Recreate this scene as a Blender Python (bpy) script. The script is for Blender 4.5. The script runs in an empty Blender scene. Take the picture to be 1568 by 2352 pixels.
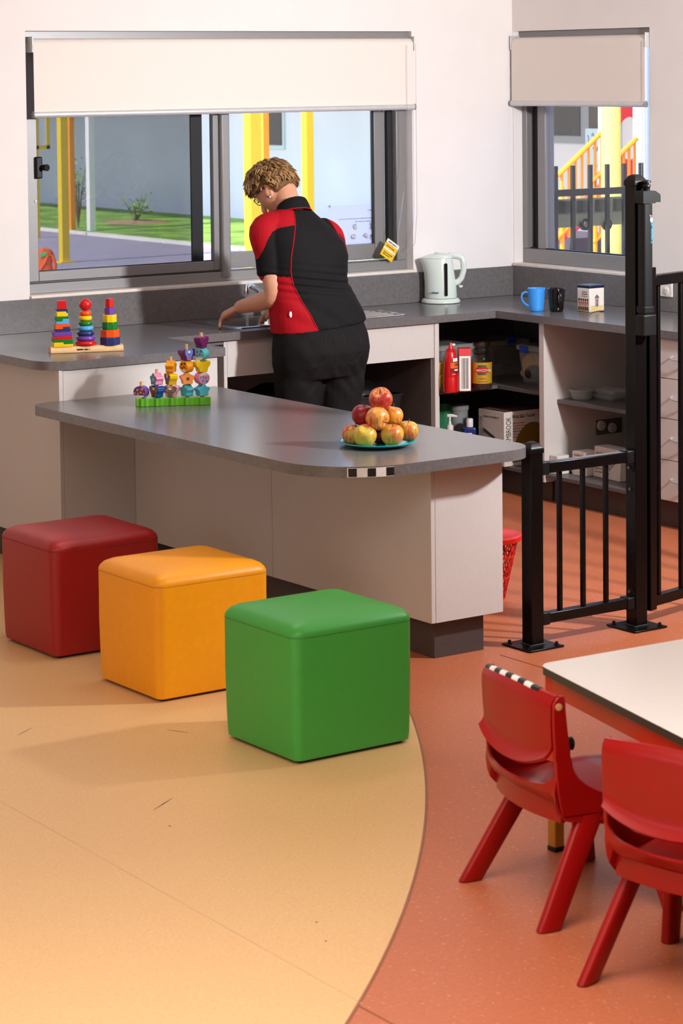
import bpy, bmesh, math, random
from mathutils import Vector, Matrix
random.seed(7)
PI = math.pi

# ------------------------------------------------------------------ camera
FPX, PROW = 5616.58, 506.52
CAM = Vector((-7.9995, -9.8702, 2.0686))
_yaw, _pit, _rol = 0.6109, 0.0609, -0.0105
_F = Vector((math.sin(_yaw), math.cos(_yaw), 0)); _R = Vector((math.cos(_yaw), -math.sin(_yaw), 0)); _D = Vector((0, 0, -1))
CF = _F * math.cos(_pit) + _D * math.sin(_pit)
_D2 = _D * math.cos(_pit) - _F * math.sin(_pit)
CR = _R * math.cos(_rol) - _D2 * math.sin(_rol)
CD = _R * math.sin(_rol) + _D2 * math.cos(_rol)
cam_d = bpy.data.cameras.new('camera'); cam = bpy.data.objects.new('camera', cam_d)
bpy.context.scene.collection.objects.link(cam)
m = Matrix((CR, -CD, -CF)).transposed().to_4x4(); m.translation = CAM
cam.matrix_world = m
cam_d.sensor_fit = 'HORIZONTAL'; cam_d.sensor_width = 24.0
cam_d.lens = 24.0 * FPX / 1568.0
cam_d.shift_y = (PROW - 1176.0) / 1568.0
cam_d.clip_start = 0.1; cam_d.clip_end = 300
cam_d.dof.use_dof = True; cam_d.dof.focus_distance = 10.2; cam_d.dof.aperture_fstop = 9.0
scene = bpy.context.scene
scene.camera = cam

# ------------------------------------------------------------------ world, sun, room light
vs = scene.view_settings
vs.view_transform = 'Standard'; vs.look = 'None'; vs.gamma = 1.0; vs.use_curve_mapping = False
vs.exposure = 0.0
world = bpy.data.worlds.new('sky'); scene.world = world; world.use_nodes = True
wn = world.node_tree.nodes; wl = world.node_tree.links
bg = wn['Background']
sky = wn.new('ShaderNodeTexSky'); sky.sky_type = 'NISHITA'; sky.sun_disc = False
sky.sun_elevation = math.radians(52); sky.sun_rotation = math.radians(246)
wl.new(sky.outputs[0], bg.inputs[0]); bg.inputs[1].default_value = 0.62

def lamp(name, kind, loc, target, energy, color=(1, 1, 1), size=None, size_y=None, spread=None):
    d = bpy.data.lights.new(name, kind); d.energy = energy; d.color = color
    o = bpy.data.objects.new(name, d); scene.collection.objects.link(o)
    o.location = loc
    o.rotation_euler = (Vector(target) - Vector(loc)).to_track_quat('-Z', 'Y').to_euler()
    if kind == 'AREA':
        d.shape = 'RECTANGLE'; d.size = size; d.size_y = size_y or size
        if spread: d.spread = math.radians(spread)
    return o
sun = lamp('sun', 'SUN', (-18, -1.2, 20), (0, 0, 0), 10.0, (1.0, 0.95, 0.86)); sun.data.angle = math.radians(0.6)
# photographer's lamp on a stand behind the gate
lamp('bay_lamp', 'AREA', (-1.1, -4.8, 2.32), (-2.2, 0.0, 1.6), 118, (0.97, 0.98, 1.0), 0.2, None, 135)
# ceiling light panels over the play room
lamp('ceiling_panel_light', 'AREA', (-6.0, -6.6, 2.76), (-6.0, -6.6, 0), 108, (1.0, 0.96, 0.91), 2.6, 2.6, 152)
lamp('kitchen_panel_light', 'AREA', (-3.4, -2.4, 2.76), (-3.4, -2.4, 0), 14, (0.98, 0.97, 0.95), 1.2, 0.6)
# daylight from the glazed doors on the left side of the room
lamp('door_daylight', 'AREA', (-9.85, -5.5, 1.5), (-4, -5.0, 0.6), 60, (0.93, 0.96, 1.0), 4.5, 2.2)

# ------------------------------------------------------------------ pixel -> point on a known plane
def ray(u, v): return CF + CR * ((u - 784.0) / FPX) + CD * ((v - PROW) / FPX)
def onz(u, v, z=0.0):
    r = ray(u, v); return CAM + r * ((z - CAM.z) / r.z)
def ony(u, v, y):
    r = ray(u, v); return CAM + r * ((y - CAM.y) / r.y)
def onx(u, v, x):
    r = ray(u, v); return CAM + r * ((x - CAM.x) / r.x)

# ------------------------------------------------------------------ materials
def lin(c):
    out = []
    for k in c[:3]:
        k = k / 255.0
        out.append(k / 12.92 if k <= 0.04045 else ((k + 0.055) / 1.055) ** 2.4)
    return (out[0], out[1], out[2], 1.0)
MATS = {}
def M(name, rgb, rough=0.5, metal=0.0, spec=0.5, var=0.06, scale=30.0, bump=0.0, bscale=200.0, coat=0.0, stretch=None, trans=0.0, alpha=1.0, emit=0.0, speck=None):
    if name in MATS: return MATS[name]
    mt = bpy.data.materials.new(name); mt.use_nodes = True
    n = mt.node_tree.nodes; l = mt.node_tree.links
    b = n['Principled BSDF']; col = lin(rgb)
    b.inputs['Roughness'].default_value = rough; b.inputs['Metallic'].default_value = metal
    b.inputs['Specular IOR Level'].default_value = spec
    b.inputs['Coat Weight'].default_value = coat
    b.inputs['Transmission Weight'].default_value = trans
    tc = n.new('ShaderNodeTexCoord'); mp = n.new('ShaderNodeMapping')
    l.new(tc.outputs['Object'], mp.inputs[0])
    if stretch: mp.inputs['Scale'].default_value = stretch
    nz = n.new('ShaderNodeTexNoise'); nz.inputs['Scale'].default_value = scale; nz.inputs['Detail'].default_value = 3
    l.new(mp.outputs[0], nz.inputs[0])
    rp = n.new('ShaderNodeValToRGB')
    rp.color_ramp.elements[0].position = 0.3; rp.color_ramp.elements[1].position = 0.7
    rp.color_ramp.elements[0].color = tuple(max(0, c * (1 - var)) for c in col[:3]) + (1,)
    rp.color_ramp.elements[1].color = tuple(min(1, c * (1 + var)) for c in col[:3]) + (1,)
    l.new(nz.outputs[0], rp.inputs[0]); src = rp.outputs[0]
    if speck:                                   # (light rgb, dark rgb, scale, amount)
        for rgb2, lo, hi, sc in ((speck[0], 0.66, 0.72, speck[2]), (speck[1], 0.67, 0.73, speck[2] * 1.3)):
            n2 = n.new('ShaderNodeTexNoise'); n2.inputs['Scale'].default_value = sc; n2.inputs['Detail'].default_value = 1
            l.new(mp.outputs[0], n2.inputs[0])
            r2 = n.new('ShaderNodeValToRGB'); r2.color_ramp.elements[0].position = lo; r2.color_ramp.elements[1].position = hi
            a = speck[3]; r2.color_ramp.elements[1].color = (a, a, a, 1)
            l.new(n2.outputs[0], r2.inputs[0])
            mx = n.new('ShaderNodeMix'); mx.data_type = 'RGBA'
            l.new(r2.outputs[0], mx.inputs[0]); l.new(src, mx.inputs[6]); mx.inputs[7].default_value = lin(rgb2)
            src = mx.outputs[2]
    l.new(src, b.inputs['Base Color'])
    if bump:
        nb = n.new('ShaderNodeTexNoise'); nb.inputs['Scale'].default_value = bscale; nb.inputs['Detail'].default_value = 2
        l.new(mp.outputs[0], nb.inputs[0])
        bp = n.new('ShaderNodeBump'); bp.inputs['Strength'].default_value = bump; bp.inputs['Distance'].default_value = 0.002
        l.new(nb.outputs[0], bp.inputs['Height']); l.new(bp.outputs[0], b.inputs['Normal'])
    if alpha < 1.0:
        tr = n.new('ShaderNodeBsdfTransparent'); mxs = n.new('ShaderNodeMixShader')
        mxs.inputs[0].default_value = alpha
        l.new(tr.outputs[0], mxs.inputs[1]); l.new(b.outputs[0], mxs.inputs[2])
        l.new(mxs.outputs[0], n['Material Output'].inputs[0])
    MATS[name] = mt
    return mt
def glass_mat(name, tint, refl=1.0, rough=0.0):
    mt = bpy.data.materials.new(name); mt.use_nodes = True
    n = mt.node_tree.nodes; l = mt.node_tree.links
    tr = n.new('ShaderNodeBsdfTransparent'); tr.inputs[0].default_value = lin(tint)
    gl = n.new('ShaderNodeBsdfGlossy'); gl.inputs['Roughness'].default_value = rough
    fr = n.new('ShaderNodeFresnel'); fr.inputs[0].default_value = 1.45
    ge = n.new('ShaderNodeNewGeometry'); mr = n.new('ShaderNodeMapRange')            # same reflectance from both sides of the sheet
    mr.inputs[3].default_value = 1.45; mr.inputs[4].default_value = 1 / 1.45
    l.new(ge.outputs['Backfacing'], mr.inputs[0]); l.new(mr.outputs[0], fr.inputs[0])
    mu = n.new('ShaderNodeMath'); mu.operation = 'MULTIPLY'; mu.inputs[1].default_value = refl
    l.new(fr.outputs[0], mu.inputs[0])
    ms = n.new('ShaderNodeMixShader'); l.new(mu.outputs[0], ms.inputs[0]); l.new(tr.outputs[0], ms.inputs[1]); l.new(gl.outputs[0], ms.inputs[2])
    l.new(ms.outputs[0], n['Material Output'].inputs[0])
    MATS[name] = mt
    return mt

WALL = M('wall_paint', (232, 226, 223), 0.75, spec=0.25, var=0.015, scale=6, bump=0.03, bscale=260)
CEIL = M('ceiling_paint', (232, 228, 222), 0.85, var=0.01)
LAM = M('white_laminate', (200, 193, 189), 0.45, spec=0.35, var=0.025, scale=300, bump=0.05, bscale=500, stretch=(1, 1, 0.15))
TOP = M('grey_laminate', (106, 102, 102), 0.24, spec=0.6, var=0.12, scale=60, bump=0.04, bscale=400, speck=((134, 126, 122), (88, 81, 79), 170, 0.55))
KICK = M('kick_laminate', (70, 60, 58), 0.5, var=0.08, scale=60)
CARC = M('carcass_laminate', (104, 94, 90), 0.5, var=0.06, scale=60)
SHELF = M('shelf_laminate', (92, 86, 85), 0.45, var=0.06, scale=60)
ALU = M('window_aluminium', (140, 138, 138), 0.42, metal=0.35, var=0.03, scale=20, stretch=(1, 1, 8))
DARK = M('dark_gasket', (26, 24, 24), 0.6, var=0.1)
SCRN = M('screen_frame', (30, 29, 30), 0.5, var=0.05)
BLACK = M('black_powdercoat', (12, 10, 10), 0.27, spec=0.22, var=0.1, bump=0.03, bscale=500)
BLKPL = M('black_plastic', (14, 14, 15), 0.45, spec=0.3, var=0.1)
STEEL = M('brushed_steel', (190, 188, 184), 0.26, metal=1.0, var=0.05, scale=20, stretch=(1, 20, 1))
CHROME = M('chrome', (225, 225, 228), 0.08, metal=1.0, var=0.0)
ZINC = M('zinc_bolt', (130, 126, 118), 0.4, metal=0.9)
BLIND = M('blind_fabric', (232, 222, 214), 0.85, spec=0.15, var=0.015, scale=300, bump=0.05, bscale=900)
RAIL = M('blind_rail', (206, 206, 206), 0.4, metal=0.35, var=0.03)
WPLA = M('white_plastic', (226, 220, 214), 0.35, var=0.02)
FLOORO = M('orange_vinyl', (188, 106, 70), 0.42, spec=0.4, var=0.08, scale=90, bump=0.05, bscale=300, speck=((232, 158, 118), (164, 76, 44), 75, 0.55))
FLOORY = M('yellow_vinyl', (224, 180, 124), 0.42, spec=0.4, var=0.06, scale=120, bump=0.05, bscale=300, speck=((240, 204, 148), (200, 146, 84), 95, 0.5))
BOWL = M('bowl_steel', (88, 84, 80), 0.36, metal=1.0, var=0.06, scale=20)
WELD = M('weld_line', (176, 138, 104), 0.5)
GLASS = glass_mat('window_glass', (243, 244, 246), 0.8)
MESHS = M('insect_screen', (40, 44, 50), 0.7, alpha=0.47, var=0.0)
PAINTD = {}

# ------------------------------------------------------------------ mesh building
COL = scene.collection
PW = {}                                          # object -> (world location, rotation about z) of the thing it belongs to
def setp(o, label=None, cat=None, group=None, kind=None):
    if label: o['label'] = label
    if cat: o['category'] = cat
    if group: o['group'] = group
    if kind: o['kind'] = kind
    return o
def thing(name, label, cat, loc, rz=0.0, group=None, kind=None):
    o = bpy.data.objects.new(name, None); COL.objects.link(o)
    o.empty_display_size = 0.05
    o.location = loc; o.rotation_euler = (0, 0, rz)
    PW[o] = (Vector(loc), rz)
    return setp(o, label, cat, group, kind)
def structure(name, loc=(0, 0, 0)):
    return thing(name, None, None, loc, kind='structure')
class MB:
    def __init__(s): s.v = []; s.f = []; s.mi = []; s.cur = 0
    def add(s, vs_, fs):
        b = len(s.v); s.v += [Vector(p) for p in vs_]
        for f in fs: s.f.append([b + i for i in f]); s.mi.append(s.cur)
        return s
    def box(s, x0, x1, y0, y1, z0, z1):
        x0, x1 = min(x0, x1), max(x0, x1); y0, y1 = min(y0, y1), max(y0, y1); z0, z1 = min(z0, z1), max(z0, z1)
        return s.add([(x0, y0, z0), (x1, y0, z0), (x1, y1, z0), (x0, y1, z0), (x0, y0, z1), (x1, y0, z1), (x1, y1, z1), (x0, y1, z1)],
                     [(0, 3, 2, 1), (4, 5, 6, 7), (0, 1, 5, 4), (1, 2, 6, 5), (2, 3, 7, 6), (3, 0, 4, 7)])
    def cbox(s, c, sz): return s.box(c[0] - sz[0] / 2, c[0] + sz[0] / 2, c[1] - sz[1] / 2, c[1] + sz[1] / 2, c[2] - sz[2] / 2, c[2] + sz[2] / 2)
    def prism(s, pts, a, b, fn=None):
        fn = fn or (lambda p, h: (p[0], p[1], h))
        n = len(pts)
        vv = [fn(p, a) for p in pts] + [fn(p, b) for p in pts]
        ff = [tuple(range(n - 1, -1, -1)), tuple(range(n, 2 * n))]
        ff += [(i, (i + 1) % n, n + (i + 1) % n, n + i) for i in range(n)]
        return s.add(vv, ff)
    def loft(s, rings, cap=True, closed=True):
        n = len(rings[0]); vv = [p for r in rings for p in r]; ff = []
        for k in range(len(rings) - 1):
            for i in range(n if closed else n - 1):
                j = (i + 1) % n
                ff.append((k * n + i, k * n + j, (k + 1) * n + j, (k + 1) * n + i))
        if cap:
            ff.append(tuple(range(n - 1, -1, -1))); e = (len(rings) - 1) * n
            ff.append(tuple(e + i for i in range(n)))
        return s.add(vv, ff)
    def lathe(s, prof, c=(0, 0, 0), n=28, axis=None):
        c = Vector(c); q = axis.normalized().to_track_quat('Z', 'Y') if axis else None
        rings = []
        for r, z in prof:
            ring = []
            for i in range(n):
                a = 2 * PI * i / n; p = Vector((r * math.cos(a), r * math.sin(a), z))
                if q: p = q @ p
                ring.append(c + p)
            rings.append(ring)
        return s.loft(rings)
    def cyl(s, p0, p1, r0, r1=None, n=16):
        p0, p1 = Vector(p0), Vector(p1); r1 = r0 if r1 is None else r1
        return s.lathe([(r0, 0), (r1, (p1 - p0).length)], p0, n, p1 - p0)
    def tube(s, path, r, n=8, flat=1.0, up=None, cap=True):
        P = [Vector(p) for p in path]; rr = r if isinstance(r, (list, tuple)) else [r] * len(P)
        t0 = (P[1] - P[0]).normalized(); u = Vector(up) if up else (Vector((0, 0, 1)) if abs(t0.z) < 0.9 else Vector((1, 0, 0)))
        rings = []
        for i, p in enumerate(P):
            t = (P[min(i + 1, len(P) - 1)] - P[max(i - 1, 0)]).normalized()
            u = (u - t * u.dot(t)).normalized(); w = t.cross(u)
            rings.append([p + u * (rr[i] * math.cos(2 * PI * k / n)) + w * (rr[i] * flat * math.sin(2 * PI * k / n)) for k in range(n)])
        return s.loft(rings, cap)
    def ball(s, c, r, nu=20, nv=12, rot=None):
        rx, ry, rz = r if isinstance(r, (list, tuple)) else (r, r, r)
        c = Vector(c); rings = []
        for j in range(nv + 1):
            t = PI * (j + 0.02 if j == 0 else (j - 0.02 if j == nv else j)) / nv
            ring = []
            for i in range(nu):
                a = 2 * PI * i / nu
                p = Vector((rx * math.sin(t) * math.cos(a), ry * math.sin(t) * math.sin(a), -rz * math.cos(t)))
                ring.append(c + (rot @ p if rot else p))
            rings.append(ring)
        return s.loft(rings)
    def xf(s, mat):
        s.v = [mat @ p for p in s.v]; return s
    def mesh(s, name, mats, off=None):
        me = bpy.data.meshes.new(name)
        inv = None
        vs_ = s.v if off is None else [off @ p for p in s.v]
        me.from_pydata([tuple(p) for p in vs_], [], s.f)
        for m_ in (mats if isinstance(mats, (list, tuple)) else [mats]): me.materials.append(m_)
        me.polygons.foreach_set('material_index', s.mi)
        bm = bmesh.new(); bm.from_mesh(me); bmesh.ops.recalc_face_normals(bm, faces=bm.faces); bm.to_mesh(me); bm.free()
        me.polygons.foreach_set('use_smooth', [True] * len(me.polygons))
        me.set_sharp_from_angle(angle=math.radians(38))
        me.update()
        return me
    def build(s, name, mats, parent=None, bevel=0.0, seg=2, origin=None, local=False):
        """vertices are world coordinates unless local; the object hangs under parent, or is a thing of its own"""
        if parent is not None:
            loc, rz = PW[parent]
            off = None if local else (Matrix.Rotation(-rz, 4, 'Z') @ Matrix.Translation(-loc))
        else:
            loc, rz = (Vector(origin) if origin is not None else Vector((0, 0, 0))), 0.0
            off = None if local else Matrix.Translation(-loc)
        me = s.mesh(name, mats, off)
        o = bpy.data.objects.new(name, me); COL.objects.link(o)
        if parent is not None: o.parent = parent
        else: o.location = loc
        PW[o] = (loc, rz)
        if bevel: bevel_mod(o, bevel, seg)
        return o
def bevel_mod(o, w, seg=2, ang=40):
    md = o.modifiers.new('bevel', 'BEVEL'); md.width = w; md.segments = seg; md.limit_method = 'ANGLE'; md.angle_limit = math.radians(ang)
    md.use_clamp_overlap = True
def copy_thing(o, loc, rz=None, label=None, **props):
    c = o.copy(); COL.objects.link(c); c.location = loc
    if rz is not None: c.rotation_euler = (0, 0, rz)
    PW[c] = (Vector(loc), rz if rz is not None else PW[o][1])
    if label: c['label'] = label
    for k, v_ in props.items(): c[k] = v_
    for ch in list(o.children):
        d = ch.copy(); COL.objects.link(d); d.parent = c; PW[d] = PW[c]
        for g in list(ch.children):
            e = g.copy(); COL.objects.link(e); e.parent = d; PW[e] = PW[c]
    return c
def round_poly(pts, rads, n=8):
    out = []; k = len(pts)
    for i in range(k):
        p = Vector(pts[i][:2] + (0,)) if isinstance(pts[i], tuple) else Vector((pts[i][0], pts[i][1], 0))
        a = Vector((pts[i - 1][0], pts[i - 1][1], 0)); b = Vector((pts[(i + 1) % k][0], pts[(i + 1) % k][1], 0))
        r = rads[i] if isinstance(rads, (list, tuple)) else rads
        if r <= 0: out.append((p.x, p.y)); continue
        d1 = (a - p).normalized(); d2 = (b - p).normalized(); ang = d1.angle(d2)
        t = r / math.tan(ang / 2); c = p + (d1 + d2).normalized() * (r / math.sin(ang / 2))
        s1 = p + d1 * t - c; s2 = p + d2 * t - c
        a1 = math.atan2(s1.y, s1.x); a2 = math.atan2(s2.y, s2.x); da = (a2 - a1 + PI) % (2 * PI) - PI
        for j in range(n + 1):
            q = a1 + da * j / n; out.append((c.x + r * math.cos(q), c.y + r * math.sin(q)))
    return out
def rrect(cx, cy, hx, hy, r, n=6):
    return round_poly([(cx - hx, cy - hy), (cx + hx, cy - hy), (cx + hx, cy + hy), (cx - hx, cy + hy)], r, n)
def text(s, size, mat, parent, pos, right, up, name='lettering', depth=0.0004, spacing=1.0, sx=1.0, align='LEFT'):
    """flat lettering on a surface: pos, reading direction and up direction in world coordinates"""
    cu = bpy.data.curves.new(name, 'FONT'); cu.body = s; cu.size = size; cu.extrude = depth; cu.space_character = spacing
    cu.align_x = align; cu.resolution_u = 3
    t = bpy.data.objects.new(name, cu); COL.objects.link(t)
    dg = bpy.context.evaluated_depsgraph_get()
    me = bpy.data.meshes.new_from_object(t.evaluated_get(dg)); COL.objects.unlink(t); bpy.data.objects.remove(t)
    r = Vector(right).normalized(); u = Vector(up).normalized(); nn = r.cross(u)
    mt = Matrix((r * sx, u, nn)).transposed().to_4x4(); mt.translation = Vector(pos)
    loc, rz = PW[parent]
    me.transform(Matrix.Rotation(-rz, 4, 'Z') @ Matrix.Translation(-loc) @ mt)
    me.materials.clear(); me.materials.append(mat)
    o = bpy.data.objects.new(name, me); COL.objects.link(o); o.parent = parent; PW[o] = PW[parent]
    return o
def decal(parent, name, mat, pos, right, up, w, h, depth=0.0005, pts=None):
    """a thin printed patch, w by h, its lower left corner at pos"""
    r = Vector(right).normalized(); u = Vector(up).normalized(); nn = r.cross(u); p = Vector(pos)
    q = pts or [(0, 0), (w, 0), (w, h), (0, h)]
    mb = MB(); mb.prism(q, 0, depth, lambda a, t: p + r * a[0] + u * a[1] + nn * t)
    return mb.build(name, mat, parent)
def scribble(parent, pos, right, up, w, h, mat, name='printed_line'):
    """one line of print too small to read: a row of word-long dashes"""
    r = Vector(right).normalized(); u = Vector(up).normalized(); nn = r.cross(u); p = Vector(pos); x = 0.0
    rnd = random.Random(int(abs(p.x * 977 + p.z * 3571 + w * 131) * 1000))
    mb = MB()
    while x < w:
        L_ = min(rnd.uniform(1.2, 4.5) * h, w - x); hh = h * rnd.uniform(0.55, 0.8)
        mb.prism([(x, 0), (x + L_, 0), (x + L_, hh), (x, hh)], 0, 0.0003, lambda a, t: p + r * a[0] + u * a[1] + nn * t)
        x += L_ + h * 0.45
    return mb.build(name, mat, parent)

# ================================================================== STRUCTURE
# ---- floor: orange vinyl with a round yellow inlay, weld seams
fl = structure('floor')
mb = MB(); mb.box(-10, 4, -13, 0, -0.05, 0.0); mb.build('orange_vinyl', FLOORO, fl)
cx, cy, cr = -10.319, 0.482, 8.068
arc = []
for i in range(161):
    a = -PI / 2 + (PI / 2 + 0.02) * i / 160
    p = (cx + cr * math.cos(a), cy + cr * math.sin(a))
    if p[0] > -10 and p[1] < -0.0: arc.append(p)
pts = [(-10, arc[0][1])] + arc + [(-10, -0.0)]
mb = MB(); mb.prism(pts, 0.0, 0.0012); mb.build('yellow_vinyl', FLOORY, fl)
mb = MB(); mb.tube([(p[0], p[1], 0.0006) for p in arc], 0.0045, 6, flat=0.3, up=(1, 0, 0)); mb.build('weld_seam', M('weld_brown', (150, 92, 62), 0.5), fl)
for (p0, p1), mt in zip((((-4.863, -3.2), (-4.93, -5.53)), ((-2.65, -3.18), (-2.67, -5.2)), ((-4.942, -5.53), (-4.95, -7.0))),
                        (M('weld_pale', (205, 168, 128), 0.5), M('weld_orange', (150, 88, 58), 0.5), M('weld_orange', (150, 88, 58), 0.5))):
    mb = MB(); mb.box(p0[0], p0[0] + 0.004, p1[1], p0[1], 0.0, 0.0016)
    dx = p1[0] - p0[0]
    for k in (0, 1, 4, 5): mb.v[k].x += dx
    mb.build('weld_seam', mt, fl)
SCUFF = M('scuff', (62, 48, 38), 0.7)
for a, b, w in (((352, 1862), (398, 1833), 0.004), ((384, 1677), (432, 1684), 0.0025), ((40, 1690), (75, 1672), 0.0025), ((385, 1898), (394, 1899), 0.006), ((723, 2119), (731, 2120), 0.006), ((745, 2162), (751, 2164), 0.005), ((1343, 1413), (1362, 1416), 0.003)):
    p, q = onz(*a), onz(*b); d_ = (q - p).normalized(); nrm = Vector((-d_.y, d_.x, 0)) * w / 2
    mid = (p + q) / 2 + nrm
    mb = MB(); mb.prism([(p.x, p.y), (mid.x - nrm.x * 2, mid.y - nrm.y * 2), (q.x, q.y), (mid.x, mid.y)], 0.0010, 0.0018)
    mb.build('scuff_mark', SCUFF, fl)

H = 2.8
WX0, WX1, WZ0, WZ1 = -2.8176, -0.6484, 1.056, 2.266         # window over the sink
BY0, BY1 = -1.049, -0.006                                    # window in the right wall
T = 0.16
w = structure('wall_back')
mb = MB()
mb.box(-10, WX0, 0, T, 0, H); mb.box(WX1, 0.0, 0, T, 0, H); mb.box(WX0, WX1, 0, T, 0, WZ0); mb.box(WX0, WX1, 0, T, WZ1, H)
mb.build('plaster', WALL, w)
w = structure('wall_right')
mb = MB()
mb.box(0, T, -2.6, BY0, 0, H); mb.box(0, T, BY1, T, 0, H); mb.box(0, T, BY0, BY1, 0, WZ0); mb.box(0, T, BY0, BY1, WZ1, H)
mb.build('plaster', WALL, w)
for nm, bx in (('wall_return', (0, 4, -2.6, -2.44, 0, H)), ('wall_left', (-10.1, -10, -13, T, 0, H)), ('wall_front', (-10, 4, -13.1, -13, 0, H)), ('wall_bay', (4, 4.1, -13, -2.44, 0, H))):
    mb = MB(); mb.box(*bx); o = mb.build(nm, WALL); o['kind'] = 'structure'
mb = MB(); mb.box(-10, 0.16, -13, 0.5, H, H + 0.1); mb.box(0.16, 4, -13, -2.44, H, H + 0.1); o = mb.build('ceiling', CEIL); o['kind'] = 'structure'

# ---- splashback
tr = structure('trim_1', (-1.5, 0, 0.9))
mb = MB(); mb.box(-4.6, -0.012, -0.012, -0.0005, 0.9005, 1.052); mb.build('splashback', TOP, tr, bevel=0.0015)
tr = structure('trim_2', (0, -1.3, 0.9))
mb = MB(); mb.box(-0.012, -0.0005, -2.595, -0.0005, 0.9005, 1.052); mb.build('splashback', TOP, tr, bevel=0.0015)

# ---- window 1: aluminium slider over the sink
w1 = structure('window_1', (WX0, 0.06, WZ0))
FY = 0.055
def framebox(parent, name, x0, x1, z0, z1, y0, y1, mat=ALU, bevel=0.003):
    mb = MB(); mb.box(x0, x1, y0, y1, z0, z1); return mb.build(name, mat, parent, bevel=bevel)
mb = MB(); mb.box(WX0 - 0.0, WX1, -0.014, 0.14, WZ0 - 0.004, WZ0 + 0.012); mb.build('sill', M('sill_paint', (222, 212, 202), 0.5), w1, bevel=0.004)
framebox(w1, 'frame_bottom', WX0, WX1, WZ0 + 0.012, WZ0 + 0.058, FY, 0.15)
framebox(w1, 'frame_bottom_track', WX0, WX1, WZ0 + 0.058, WZ0 + 0.066, FY + 0.03, FY + 0.036)
framebox(w1, 'frame_head', WX0, WX1, WZ1 - 0.05, WZ1, FY - 0.03, 0.15)
framebox(w1, 'frame_jamb', WX0, WX0 + 0.03, WZ0 + 0.058, WZ1 - 0.05, FY, 0.15)
framebox(w1, 'frame_jamb', WX1 - 0.06, WX1, WZ0 + 0.058, WZ1 - 0.05, FY, 0.15)
# sliding sash on the left, in front
sx0, sx1 = WX0 + 0.03, -1.775
sa = framebox(w1, 'sliding_sash', sx0, sx0 + 0.055, WZ0 + 0.066, WZ1 - 0.05, FY + 0.012, FY + 0.045)
framebox(sa, 'stile', sx1 - 0.012, sx1 + 0.02, WZ0 + 0.066, WZ1 - 0.05, FY + 0.012, FY + 0.045)
framebox(sa, 'bottom_rail', sx0 + 0.055, sx1 - 0.012, WZ0 + 0.066, WZ0 + 0.112, FY + 0.012, FY + 0.045)
framebox(sa, 'top_rail', sx0 + 0.055, sx1 - 0.012, WZ1 - 0.1, WZ1 - 0.05, FY + 0.012, FY + 0.045)
mb = MB(); mb.box(sx0 + 0.05, sx1, FY + 0.026, FY + 0.031, WZ0 + 0.105, WZ1 - 0.09); mb.build('pane', GLASS, sa)
mb = MB(); mb.box(sx0 + 0.052, sx1 - 0.012, FY + 0.02, FY + 0.024, WZ0 + 0.112, WZ0 + 0.116); mb.build('gasket', DARK, sa)
# interlock mullion
mu = framebox(w1, 'interlock', sx1 + 0.021, -1.705, WZ0 + 0.03, WZ1 - 0.05, FY - 0.012, FY + 0.05, bevel=0.008)
# fixed sash on the right, behind
fs = framebox(w1, 'fixed_sash', -0.81, -0.745, WZ0 + 0.066, WZ1 - 0.05, FY + 0.05, FY + 0.085)
framebox(fs, 'bottom_rail', -1.705, -0.81, WZ0 + 0.066, WZ0 + 0.145, FY + 0.05, FY + 0.085)
framebox(fs, 'top_rail', -1.705, -0.81, WZ1 - 0.1, WZ1 - 0.05, FY + 0.05, FY + 0.085)
framebox(fs, 'stile', -0.74, -0.712, WZ0 + 0.066, WZ1 - 0.05, FY + 0.03, FY + 0.06, DARK)
mb = MB(); mb.box(-1.705, -0.805, FY + 0.066, FY + 0.071, WZ0 + 0.14, WZ1 - 0.09); mb.build('pane', GLASS, fs)
mb = MB(); mb.box(-0.822, -0.81, FY + 0.052, FY + 0.062, WZ0 + 0.145, WZ1 - 0.1); mb.build('gasket', DARK, fs)
# insect screen outside the sliding half, with a dark frame
sc_ = framebox(w1, 'screen_frame', -1.865, -1.80, WZ0 + 0.066, WZ1 - 0.05, FY + 0.088, FY + 0.1, SCRN)
framebox(sc_, 'screen_rail', WX0 + 0.03, -1.865, WZ0 + 0.066, WZ0 + 0.085, FY + 0.088, FY + 0.1, SCRN)
mb = MB(); mb.box(WX0 + 0.03, -1.865, FY + 0.094, FY + 0.0955, WZ0 + 0.085, WZ1 - 0.05); mb.build('screen_mesh', MESHS, sc_)
# latch and rivet on the left stile
lp = ony(88, 385, FY + 0.012)
mb = MB(); mb.cbox((lp.x - 0.003, FY + 0.004, lp.z), (0.034, 0.02, 0.1)); la = mb.build('latch', BLKPL, w1, bevel=0.006)
mb = MB(); mb.cyl((lp.x + 0.012, FY, lp.z), (lp.x + 0.02, FY - 0.035, lp.z), 0.012, 0.016); mb.build('latch_knob', BLKPL, la)
rp_ = ony(82, 462, FY + 0.01); mb = MB(); mb.cyl((rp_.x, FY + 0.013, rp_.z), (rp_.x, FY + 0.008, rp_.z), 0.005); mb.build('rivet', STEEL, w1)

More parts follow.
